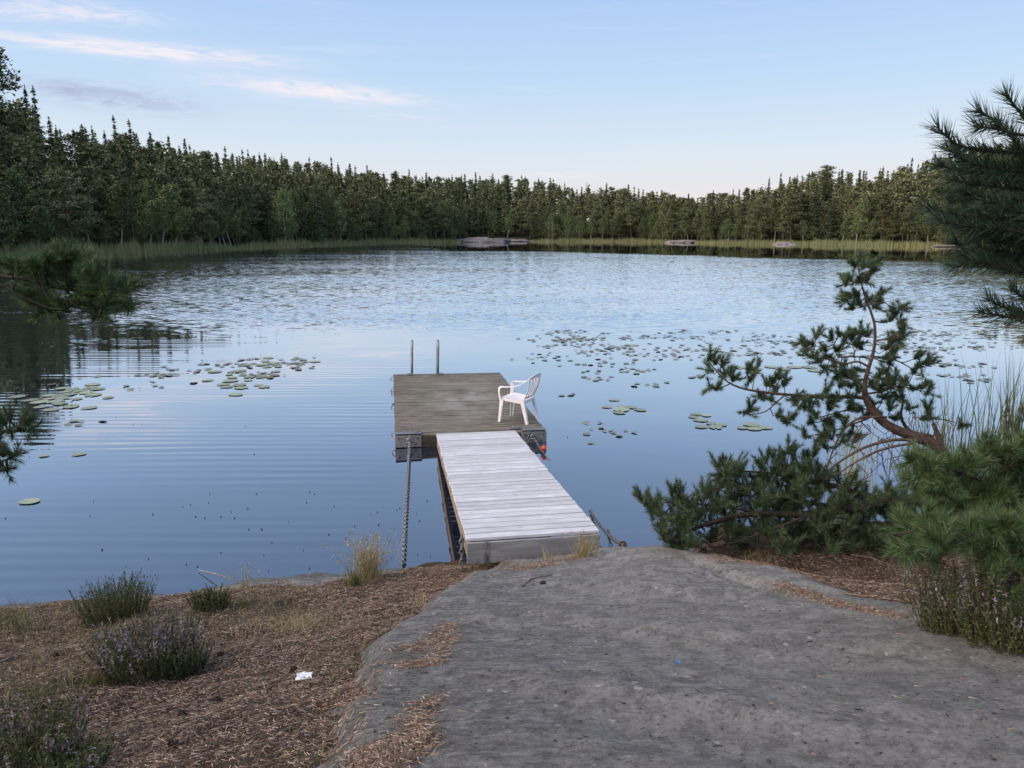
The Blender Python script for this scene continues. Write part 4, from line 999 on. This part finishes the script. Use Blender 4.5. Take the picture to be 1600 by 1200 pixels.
def bright_pine():
    P = Pine(44); base = np.array((3.95, 4.35, 0.)); base[2] = float(top_z(base[0], base[1])) - .05; top = base + (.1, 0, 2.6)
    P.poly([base, base + (.03, .02, .6), base + (.06, 0, 1.4), top], .06, .02, 7); br = P.branch
    def lim(pts, r=.016): P.poly([base + np.array((.03, .01, .25 + P.rg.uniform(0, .7)))] + [PY(*p) for p in pts], r, .005)
    lim([(1620, 860, 4.0), (1530, 858, 3.7), (1440, 850, 3.55), (1395, 835, 3.5)]); lim([(1640, 790, 4.2), (1560, 760, 4.2), (1490, 735, 4.2), (1430, 715, 4.3)])
    lim([(1640, 870, 3.5), (1580, 865, 3.35), (1530, 830, 3.3)]); lim([(1640, 880, 3.3), (1590, 905, 3.2), (1520, 925, 3.2)]); lim([(1650, 740, 4.4), (1590, 715, 4.4), (1540, 700, 4.4)])
    lim([(1600, 840, 4.3), (1520, 810, 4.2), (1440, 790, 4.2)])
    fill(P, [(1425, 712), (1470, 722), (1520, 700), (1560, 690), (1620, 690), (1620, 820), (1560, 800), (1500, 815), (1440, 800), (1415, 760)], 95, lambda x, y: 4.3, .13, 85, .07, .0038, 6, .5)
    fill(P, [(1385, 838), (1400, 820), (1440, 815), (1490, 825), (1500, 850), (1450, 870), (1400, 860)], 20, lambda x, y: 3.55, .11, 95, .072, .0034, 6, .4)
    fill(P, [(1500, 830), (1540, 815), (1620, 810), (1620, 900), (1560, 890), (1510, 870)], 34, lambda x, y: 3.4, .11, 95, .072, .0034, 6, .4)
    fill(P, [(1520, 905), (1600, 880), (1620, 960), (1560, 945)], 14, lambda x, y: 3.25, .12, 60, .06, .0034, 3, .2)
    clothe(P, [base + (.03, .02, .3), base + (.06, 0, 1.4), top], 26, .8, 1, .11, 55, .06, .0034)
    P.finish(base, 'bright green young pine at the right edge of the rock', M_NEEDLE_B, bark=M_BARKD)
bright_pine()

def edge_pine():
    P = Pine(55); base = np.array((2.75, 2.2, 0.)); base[2] = float(top_z(base[0], base[1])) - .05
    P.poly([base, base + (.02, .05, 1.), base + (.0, .05, 2.), base + (-.15, .0, 2.9)], .07, .03, 8)
    def sh(pts, Y=2.15, r=.006, n=95, ln=.062, z0=None):
        Q = np.array([PY(x, y, Y + .0) for x, y in pts]); st = base + np.array((0, .04, max(.5, min(2.8, Q[0][2] - base[2] - .1)))); P.poly(np.concatenate([[st], Q]), .0065, .002, 5)
        for a, b in zip(Q[:-1], Q[1:]):
            L = np.linalg.norm(b - a); shoot(P.need, a, b - a, L * 1.05, int(n * L / .075), ln, .003, P.rg, 58, 34)
    sh([(1625, 290), (1596, 250), (1585, 215), (1560, 190), (1530, 175)]); sh([(1610, 200), (1598, 180), (1572, 150)]); sh([(1600, 215), (1560, 200), (1525, 198)], 2.1)
    sh([(1620, 240), (1567, 237), (1520, 233), (1490, 225), (1466, 200)]); sh([(1610, 275), (1560, 262), (1510, 255), (1480, 232)], 2.2)
    for k in range(16):
        x = P.rg.uniform(1540, 1600); y = P.rg.uniform(270, 425); Y = P.rg.uniform(2.1, 2.5); sh([(1640, y + 10), (x + 20, y + P.rg.normal(0, 6)), (x - 25, y - 6 + P.rg.normal(0, 10)), (x - 60, y - 14 + P.rg.normal(0, 12))], Y)
    for (x, y, Y) in ((1465, 258, 2.3), (1485, 280, 2.2), (1500, 300, 2.25), (1452, 326, 2.2), (1470, 345, 2.15), (1462, 338, 2.35), (1500, 352, 2.3), (1530, 385, 2.2), (1545, 400, 2.3)):
        sh([(1640, y + 22), (x + 120, y + 16), (x + 70, y + 12), (x + 35, y + 8), (x, y)], Y)
    sh([(1640, 500), (1600, 497), (1570, 495), (1533, 488)], 2.1); sh([(1640, 470), (1600, 465), (1580, 452)], 2.1); sh([(1650, 500), (1600, 490), (1560, 478), (1545, 468)], 2.2); sh([(1640, 440), (1600, 425), (1575, 412)], 2.2)
    clothe(P, [base + (.02, .05, .7), base + (.0, .05, 2.), base + (-.15, .0, 2.9)], 20, .8, 1, .1, 50, .055, .003)
    P.finish(base, 'dark pine boughs reaching in from the right edge against the sky', M_NEEDLE_D, bark=M_BARKD)
edge_pine()

def left_pine():
    P = Pine(66); base = np.array((-4.1, 3.3, 0.)); base[2] = float(top_z(base[0], base[1])) - .05
    P.poly([base, base + (.02, 0, 1.), base + (.05, 0, 2.2), base + (0, 0, 3.2)], .09, .03, 8); t = base + np.array((.05, 0, 1.55))
    for pts, r in (([(-60, 418, 3.4), (0, 432, 3.4), (50, 437, 3.4), (90, 450, 3.4), (125, 455, 3.4), (160, 462, 3.4), (190, 455, 3.4)], .013), ([(-40, 430, 3.3), (10, 448, 3.3), (40, 466, 3.3), (75, 482, 3.3), (100, 484, 3.3)], .008), ([(-10, 425, 3.5), (60, 425, 3.5), (110, 418, 3.5), (140, 430, 3.5)], .008)):
        P.poly([t] + [PY(*p) for p in pts], r, .004)
    for k in range(9):
        x, y = P.rg.uniform(0, 110), P.rg.uniform(435, 475); P.branch([(x, y), (x + P.rg.uniform(5, 22), y + P.rg.uniform(-6, 14)), (x + P.rg.uniform(10, 40), y + P.rg.uniform(-6, 24))], .005, .002, 3.35 + P.rg.normal(0, .05), 4)
    for (x, y) in [(40, 420), (30, 428), (60, 418), (75, 412), (90, 418), (100, 408), (112, 410), (122, 412), (130, 420), (140, 425), (145, 438), (120, 430), (105, 432), (85, 432), (70, 430), (132, 440), (140, 450), (150, 445), (155, 462), (165, 470), (172, 462), (185, 455), (195, 452), (190, 462), (175, 478), (160, 482), (150, 474), (140, 466), (128, 455), (70, 480), (85, 484), (98, 482), (60, 474), (110, 478), (45, 462), (180, 468), (52, 425), (118, 420), (160, 455), (90, 425), (20, 420)]:
        for q in range(2): P.tuft(PY(x + q * P.rg.normal(0, 9), y + q * P.rg.normal(0, 6), 3.4 + P.rg.uniform(-.12, .12)), P.rg.uniform(.07, .10), 90, .05, .003, 4, .35)
    clothe(P, [base + (.02, 0, .6), base + (.05, 0, 2.2), base + (0, 0, 3.2)], 26, 1.0, -1, .09, 50, .05, .003)
    P.finish(base, 'pine branch with bright tufts reaching in at the left edge', M_NEEDLE_B, bark=M_BARKD)
    P = Pine(67); base = np.array((-2.75, 2.5, 0.)); base[2] = float(top_z(base[0], base[1])) - .05
    P.poly([base, base + (-.02, 0, .5), base + (.02, .05, 1.), base + (.05, .1, 1.5)], .03, .008, 7)
    P.poly([base + (.02, .05, .95), PY(-25, 685, 2.75), PY(5, 675, 2.75), PY(28, 670, 2.75), PY(44, 664, 2.75)], .008, .003); P.poly([base + (.02, .05, .8), PY(-25, 725, 2.75), PY(0, 722, 2.75), PY(22, 714, 2.75)], .008, .003)
    for (x, y) in [(8, 662), (2, 668), (15, 655), (36, 668), (44, 662), (46, 672), (30, 672), (40, 660), (18, 676), (5, 712), (15, 716), (24, 712), (3, 726), (10, 734), (-4, 660), (-5, 690)]:
        P.tuft(PY(x, y, 2.75 + P.rg.uniform(-.06, .06)), .06, 80, .036, .0024, 4, .4)
    clothe(P, [base + (-.02, 0, .15), base + (.02, .05, 1.), base + (.05, .1, 1.5)], 16, .45, -1, .07, 50, .04, .0026)
    P.finish(base, 'tips of a small pine sapling at the left edge', M_NEEDLE, bark=M_BARKD)
left_pine()

# ---------------------------------------------------------------- near reeds, grass, heather
def blades(rg, C, h, w, lean=.25, bend=.3, seg=3):
    """curved grass blades rooted at C (n,3) -> quads"""
    n = len(C); h = np.asarray(h); a = rg.uniform(0, 2 * math.pi, n); d = np.stack([np.cos(a), np.sin(a), 0 * a], 1); ln = np.abs(rg.normal(0, lean, n)); bd = np.abs(rg.normal(0, bend, n))
    f = rg.uniform(0, math.pi, n); s = np.stack([np.cos(f), np.sin(f), 0 * f], 1); rows = []
    for k in range(seg + 1):
        t = k / seg; p = C + np.stack([0 * a, 0 * a, h * t * (1 - .35 * bd * t)], 1) + d * (h * (ln * t + bd * t * t))[:, None]; ww = w * (1 - t) ** .7 + .0006
        rows.append(np.stack([p - s * ww / 2, p + s * ww / 2], 1))
    V = np.stack(rows, 1).reshape(n, -1, 3); i = np.arange(n)[:, None] * (2 * (seg + 1)); Fq = np.concatenate([i + np.array([[2 * k, 2 * k + 1, 2 * k + 3, 2 * k + 2]]) for k in range(seg)])
    return V.reshape(-1, 3), Fq
def tuft_thing(name, label, px, py, spread, n, h, w, m, seed, lean=.22, bend=.3, z=None, cat='grass', seeds=0):
    rg = np.random.default_rng(seed); c = None
    zz = .5
    for _ in range(12): c = PZ(px, py, zz); zz = float(top_z(c[0], c[1]))
    if z is not None: c = PZ(px, py, z); zz = z
    r = np.abs(rg.normal(0, spread, n)); a = rg.uniform(0, 6.28, n); C = np.stack([r * np.cos(a), r * np.sin(a), 0 * r], 1)
    C[:, 2] = (top_z(c[0] + C[:, 0], c[1] + C[:, 1]) - zz if z is None else 0) - .01
    V, Fq = blades(rg, C, h * rg.uniform(.45, 1.1, n), w, lean, bend); mb = MB(); mb.add(V, None, Fq)
    o = empty(name, (c[0], c[1], zz), (0, 0, 0), label, cat); mb.build('blades', m, o, kind='stuff')
    if seeds:
        tip = V.reshape(n, -1, 3)[:, -1]; k = rg.choice(n, min(seeds, n), False); T = cards(rg, tip[k] - (0, 0, .02), [(.006, .006, .03)] * len(k), 7, .014, .3, .8)
        sm = MB(); sm.tris(T); sm.build('seed_heads', m, o, kind='stuff')
    return o
tuft_thing('grass_tuft', 'large dry golden grass tuft on the shore left of the gangway', 575, 905, .10, 420, .44, .004, M_GRASSDRY, 1, .24, .25, seeds=160)
tuft_thing('grass_tuft', 'green base of grass in front of the golden tuft', 555, 915, .07, 150, .22, .004, M_GRASS, 2)
tuft_thing('grass_tuft', 'small reddish dry grass tuft before the gangway end board', 912, 868, .05, 170, .22, .0035, M_GRASSDRY, 3, .25, .2, seeds=40)
tuft_thing('grass_tuft', 'few dry stalks at the middle of the gangway end board', 858, 876, .06, 30, .16, .003, M_GRASSDRY, 4)
tuft_thing('grass_tuft', 'pale feathery dry grass behind the rock beside the chain', 1002, 850, .09, 80, .36, .0028, M_GRASSDRY, 5, .35, .3, seeds=60)
tuft_thing('grass_tuft', 'sparse dry stalks by the water left of the golden tuft', 380, 918, .05, 26, .28, .003, M_GRASSDRY, 6, .2, .2, seeds=12)
tuft_thing('grass_tuft', 'sparse tall grass at the left edge by the water', 30, 985, .16, 130, .30, .0035, M_GRASS, 7, .2, .3)
tuft_thing('grass_tuft', 'yellow moss-like grass patch behind the small heather', 385, 945, .07, 160, .07, .004, M_GRASS, 8, .5, .4)
tuft_thing('grass_tuft', 'low green grass patch in front of the flowering heather', 150, 1070, .09, 200, .09, .0035, M_GRASS, 9)
tuft_thing('grass_tuft', 'thin grass patch on the soil at lower left', 60, 1090, .22, 320, .10, .003, M_GRASS, 10, .5, .5)
tuft_thing('grass_tuft', 'thin dry grass strip between soil and rock', 470, 985, .22, 420, .12, .003, M_GRASSDRY, 11, .5, .5)
tuft_thing('grass_tuft', 'short dry grass beside the rock below the golden tuft', 655, 945, .07, 70, .10, .003, M_GRASSDRY, 12, .5, .5)
tuft_thing('grass_tuft', 'brownish grass under the low pine boughs', 1185, 868, .10, 160, .07, .003, M_GRASSDRY, 13, .5, .5)
tuft_thing('reed_clump', 'dark reeds standing in the water at the right edge', 1578, 735, .42, 190, 1.75, .020, M_REEDN, 14, .10, .10, 0., 'reeds')
tuft_thing('reed_clump', 'thin reeds in the water behind the crooked pine', 1470, 730, .40, 90, 1.35, .016, M_REEDN, 15, .14, .12, 0., 'reeds')
tuft_thing('reed_clump', 'sparse green reeds seen between the crooked pine branches', 1330, 745, .30, 46, 1.3, .010, M_REED, 16, .12, .1, 0., 'reeds')

def heather(label, px, py, rad, h, n, bloom, seed, z=None):
    rg = np.random.default_rng(seed); zz = .5
    for _ in range(12): c = PZ(px, py, zz); zz = float(top_z(c[0], c[1]))
    r = rad * np.sqrt(rg.uniform(0, 1, n)) * .75; a = rg.uniform(0, 6.28, n); B = np.stack([r * np.cos(a), r * np.sin(a), 0 * r], 1)
    B[:, 2] = top_z(c[0] + B[:, 0], c[1] + B[:, 1]) - zz
    hh = h * rg.uniform(.55, 1.1, n) * (1 - .35 * (r / rad) ** 2); d = B * (.45 / rad) * np.array((1, 1, 0)) + rg.normal(0, .14, (n, 3)) * np.array((1, 1, 0)); d[:, 2] = 1
    tips = B + d * hh[:, None]; w = MB(); lv = []; fl = []
    st = np.stack([B, tips], 1)
    for k in range(0, n, 2): w.tube([B[k], (B[k] + tips[k]) / 2 + rg.normal(0, .008, 3), tips[k]], [.0022, .0017, .001], 3, False)
    for k in range(n):
        m = int(26 + 60 * hh[k]); t = rg.uniform(.02, 1, m); P = B[k] + (tips[k] - B[k]) * t[:, None]
        a_ = rg.normal(size=(m, 3)) * .75 + (0, 0, .9); a_ /= np.linalg.norm(a_, axis=1)[:, None]; b_ = np.cross(a_, rg.normal(size=(m, 3))); b_ /= np.linalg.norm(b_, axis=1)[:, None]
        s = .017 * rg.uniform(.7, 1.3, m)[:, None]; T = np.stack([P - b_ * .0032, P + b_ * .0032, P + a_ * s], 1)
        if rg.uniform() < bloom: up = t > .58; fl.append((T[up] - P[up][:, None]) * (1.1, 1.1, .8) + P[up][:, None]); lv.append(T[~up])
        else: lv.append(T)
    o = empty('heather_bush', (c[0], c[1], zz), (0, 0, 0), label, 'heather'); w.build('stems', M_BARK, o, kind='stuff'); q = MB(); q.tris(np.concatenate(lv)); q.build('leaves', M_HEATH, o, kind='stuff')
    if fl: q = MB(); q.tris(np.concatenate(fl)); q.build('flowers', M_BLOOM, o, kind='stuff')
heather('bushy green heather by the water on the left', 182, 968, .30, .36, 300, 0., 1)
heather('small green heather between the shore and dark soil', 328, 948, .17, .17, 150, 0., 2)
heather('flowering heather with pale lilac spikes on the soil', 235, 1050, .30, .32, 380, .42, 3)
heather('low green heather sprig right of the flowering heather', 290, 1052, .12, .2, 90, .1, 4)
heather('flowering heather in the bottom left corner', 20, 1205, .30, .24, 330, .25, 5)
heather('low green heather along the bottom left edge', 100, 1225, .18, .15, 140, .1, 9)
heather('flowering heather under the bright pine at the right edge', 1500, 985, .24, .36, 320, .28, 6)
heather('dark heather behind the flowering one at the right edge', 1580, 1010, .24, .42, 300, .25, 7)

# ---------------------------------------------------------------- litter of fallen needles, cones, twigs
def litter():
    rg = np.random.default_rng(88); XY = []
    n = 260000; X = rg.uniform(-4.9, -.2, n); Y = rg.uniform(1.9, 6.9, n); keep = (soil_z(X, Y) > rock_z(X, Y) - .004) & (soil_z(X, Y) > .06) & (rg.uniform(size=n) < .30 + 1.3 * np.clip(vnoise(X * 2.2, Y * 2.2, 4) + .5, 0, 1))
    keep &= rg.uniform(size=n) > .85 * np.exp(-((X + 1.95) / .55) ** 2 - ((Y - 5.35) / .45) ** 2)
    XY.append(np.stack([X[keep], Y[keep]], 1))
    n = 60000; X = rg.uniform(.9, 4.2, n); Y = rg.uniform(2.8, 7., n); keep = (soil_z(X, Y) > rock_z(X, Y) - .004); XY.append(np.stack([X[keep], Y[keep]], 1))
    def stripe(pts, n, s):
        W = []
        for (px, py) in pts:
            z = .9
            for _ in range(12): p = PZ(px, py, z); z = float(top_z(p[0], p[1]))
            W.append(p)
        W = np.array(W); t = rg.uniform(0, len(W) - 1, n); q = np.stack([np.interp(t, np.arange(len(W)), W[:, i]) for i in range(2)], 1); XY.append(q + rg.normal(0, s, (n, 2)))
    stripe([(700, 975), (690, 1000), (625, 1015)], 1700, .045); stripe([(705, 995), (680, 1035), (625, 1040)], 1700, .04); stripe([(680, 1090), (650, 1125), (655, 1140)], 1200, .04); stripe([(650, 1155), (600, 1175), (570, 1200)], 4200, .055)
    stripe([(1215, 913), (1260, 925), (1300, 942)], 1300, .035); stripe([(1300, 942), (1350, 955), (1410, 970)], 1000, .03); stripe([(1110, 870), (1180, 880), (1240, 890)], 1800, .06)
    stripe([(760, 884), (800, 888), (860, 880), (900, 868)], 3000, .06); stripe([(620, 905), (680, 890), (740, 884)], 2200, .10); stripe([(560, 1060), (545, 1110), (500, 1190)], 1500, .09)
    n = 1100; XY.append(np.stack([rg.uniform(-.7, 2.6, n), rg.uniform(1.9, 6.3, n)], 1))
    XY = np.concatenate(XY); n = len(XY); Z = top_z(XY[:, 0], XY[:, 1]); C = np.concatenate([XY, Z[:, None] + .003 + .008 * rg.uniform(size=(n, 1))], 1)
    a = rg.uniform(0, 6.28, n); d = np.stack([np.cos(a), np.sin(a), rg.normal(0, .16, n)], 1); e = .02 ; sl = np.stack([(top_z(C[:, 0] + e, C[:, 1]) - Z) / e, (top_z(C[:, 0], C[:, 1] + e) - Z) / e], 1)
    d[:, 2] += np.clip((d[:, :2] * sl).sum(1), -1, 1); L = rg.uniform(.018, .046, n)[:, None]; s = np.stack([-np.sin(a), np.cos(a), 0 * a], 1) * .0013 + np.stack([0 * a, 0 * a, .0008 + 0 * a], 1)
    V = np.stack([C - d * L / 2 - s, C - d * L / 2 + s, C + d * L / 2], 1); m = MB(); m.tris(V); m.build('needle_litter', M_LITTER, label='reddish brown carpet of fallen pine needles on soil and rock', cat='pine needles', kind='stuff')
    n = 9000; X = rg.uniform(-4.9, -.4, n); Y = rg.uniform(2., 6.5, n); k = (soil_z(X, Y) > rock_z(X, Y)) & (soil_z(X, Y) > .12) & (vnoise(X * 1.4, Y * 1.4, 14) > .02); X = X[k]; Y = Y[k]
    V, Fq = blades(rg, np.stack([X, Y, soil_z(X, Y)], 1), rg.uniform(.03, .11, len(X)), .0028, .6, .5); m = MB(); m.add(V, None, Fq); m.build('thin_grass', M_GRASS, label='thin dry grass growing through the needle litter at left', cat='grass', kind='stuff')
litter()

def ground_at(px, py):
    z = .8
    for _ in range(14): p = PZ(px, py, z); z = float(top_z(p[0], p[1]))
    return p
def cone_mesh():
    m = MB(); rg = np.random.default_rng(3); m.tube([(0, 0, -.022), (0, 0, -.012), (0, 0, .008), (0, 0, .026)], [.008, .015, .014, .003], 8); T = []
    for k in range(46):
        a = k * 2.4; z = -.02 + .042 * k / 46; r = .017 * math.sin(math.pi * (.18 + .75 * k / 46)); o = np.array((math.cos(a) * r, math.sin(a) * r, z)); t = np.array((-math.sin(a), math.cos(a), 0)) * .006
        T.append((o - t, o + t, o + np.array((math.cos(a) * .009, math.sin(a) * .009, .004))))
    m.tris(np.array(T)); return m.data('pine_cone')
CONE = cone_mesh(); CONE.materials.append(M_CONE)
for i, (px, py, w) in enumerate(((459, 1049, 'behind the white scrap on the needle soil'), (340, 1098, 'in the dark clump of the lower left soil'), (368, 1092, 'right of the dark clump on the left soil'), (285, 1120, 'on the bare soil below the flowering heather'),
        (272, 1165, 'near the bottom of the left soil'), (345, 1025, 'in the dark hollow right of the heather'), (88, 1027, 'left of the flowering heather'), (62, 1108, 'on the thin grass at lower left'), (1290, 868, 'under the low pine boughs'), (1345, 885, 'on the litter right of the low boughs'), (848, 912, 'on the rock in front of the gangway'))):
    p = ground_at(px, py); o = link('pine_cone', CONE, None, None, tuple(p + (0, 0, .009)), 'dark pine cone ' + w, 'pine cone', 'fallen pine cones'); o.rotation_euler = (1.3, .3 * i, i * 1.1); o.scale = (.9,) * 3
def scrap(px, py, size, label, m=M_PAPER, name='paper_scrap'):
    p = ground_at(px, py); rg = np.random.default_rng(int(px)); n = 5; V = []
    for a in range(n):
        for b_ in range(n): V.append(((a / (n - 1) - .5) * size * (1 + .1 * rg.normal()), (b_ / (n - 1) - .5) * size * .62 * (1 + .1 * rg.normal()), .012 + .009 * rg.uniform()))
    V = np.array(V); i = np.arange(n * n).reshape(n, n); f = np.stack([i[:-1, :-1], i[1:, :-1], i[1:, 1:], i[:-1, 1:]], -1).reshape(-1, 4); mb = MB(); mb.add(V, None, f); mb.add(V - (0, 0, .004), None, f[:, ::-1])
    o = mb.build(name, m, None, label=label, cat='litter'); o.location = tuple(p + (0, 0, .005)); o.rotation_euler = (.25, .1, .2)
scrap(475, 1061, .075, 'small white crumpled paper scrap on the needle soil')
scrap(1058, 1040, .02, 'tiny blue plastic bit on the grey rock', simple('blue_plastic', (.10, .22, .50), .5), 'plastic_bit')
def twig(pts, r, label, m=M_TWIG):
    P = np.array([ground_at(*p) + (0, 0, r * 1.2) for p in pts]); b = MB(); o0 = P[0].copy(); b.tube(P - o0, np.linspace(r, r * .5, len(P)), 5); o = b.build('twig', m, None, True, label=label, cat='twig'); o.location = tuple(o0)
twig([(0, 1036), (15, 1030), (32, 1022)], .007, 'pale broken stick at the left edge of the soil')
twig([(365, 1053), (380, 1045)], .006, 'short pale stick behind the white scrap')
twig([(665, 930), (690, 922), (700, 921)], .006, 'dark reddish stick where the needle soil meets the rock', M_BARK)
twig([(816, 918), (830, 906), (850, 902), (862, 900)], .006, 'thin dark twig on the rock before the gangway', M_BARK)
twig([(1330, 868), (1360, 872), (1395, 886)], .006, 'pale curved twig on the litter under the pines')
twig([(1000, 985), (1015, 980), (1020, 985)], .003, 'yellowish twig on the middle of the grey rock')
P0 = PZ(310, 890, .02); P1 = PZ(372, 908, .10)
b = MB(); b.tube([np.zeros(3), (P1 - P0) * .5 + (0, 0, .01), P1 - P0], [.004, .006, .008], 5); o = b.build('stick', M_TWIG, None, True, label='pale dead stick poking out into the water at left', cat='stick'); o.location = tuple(P0)
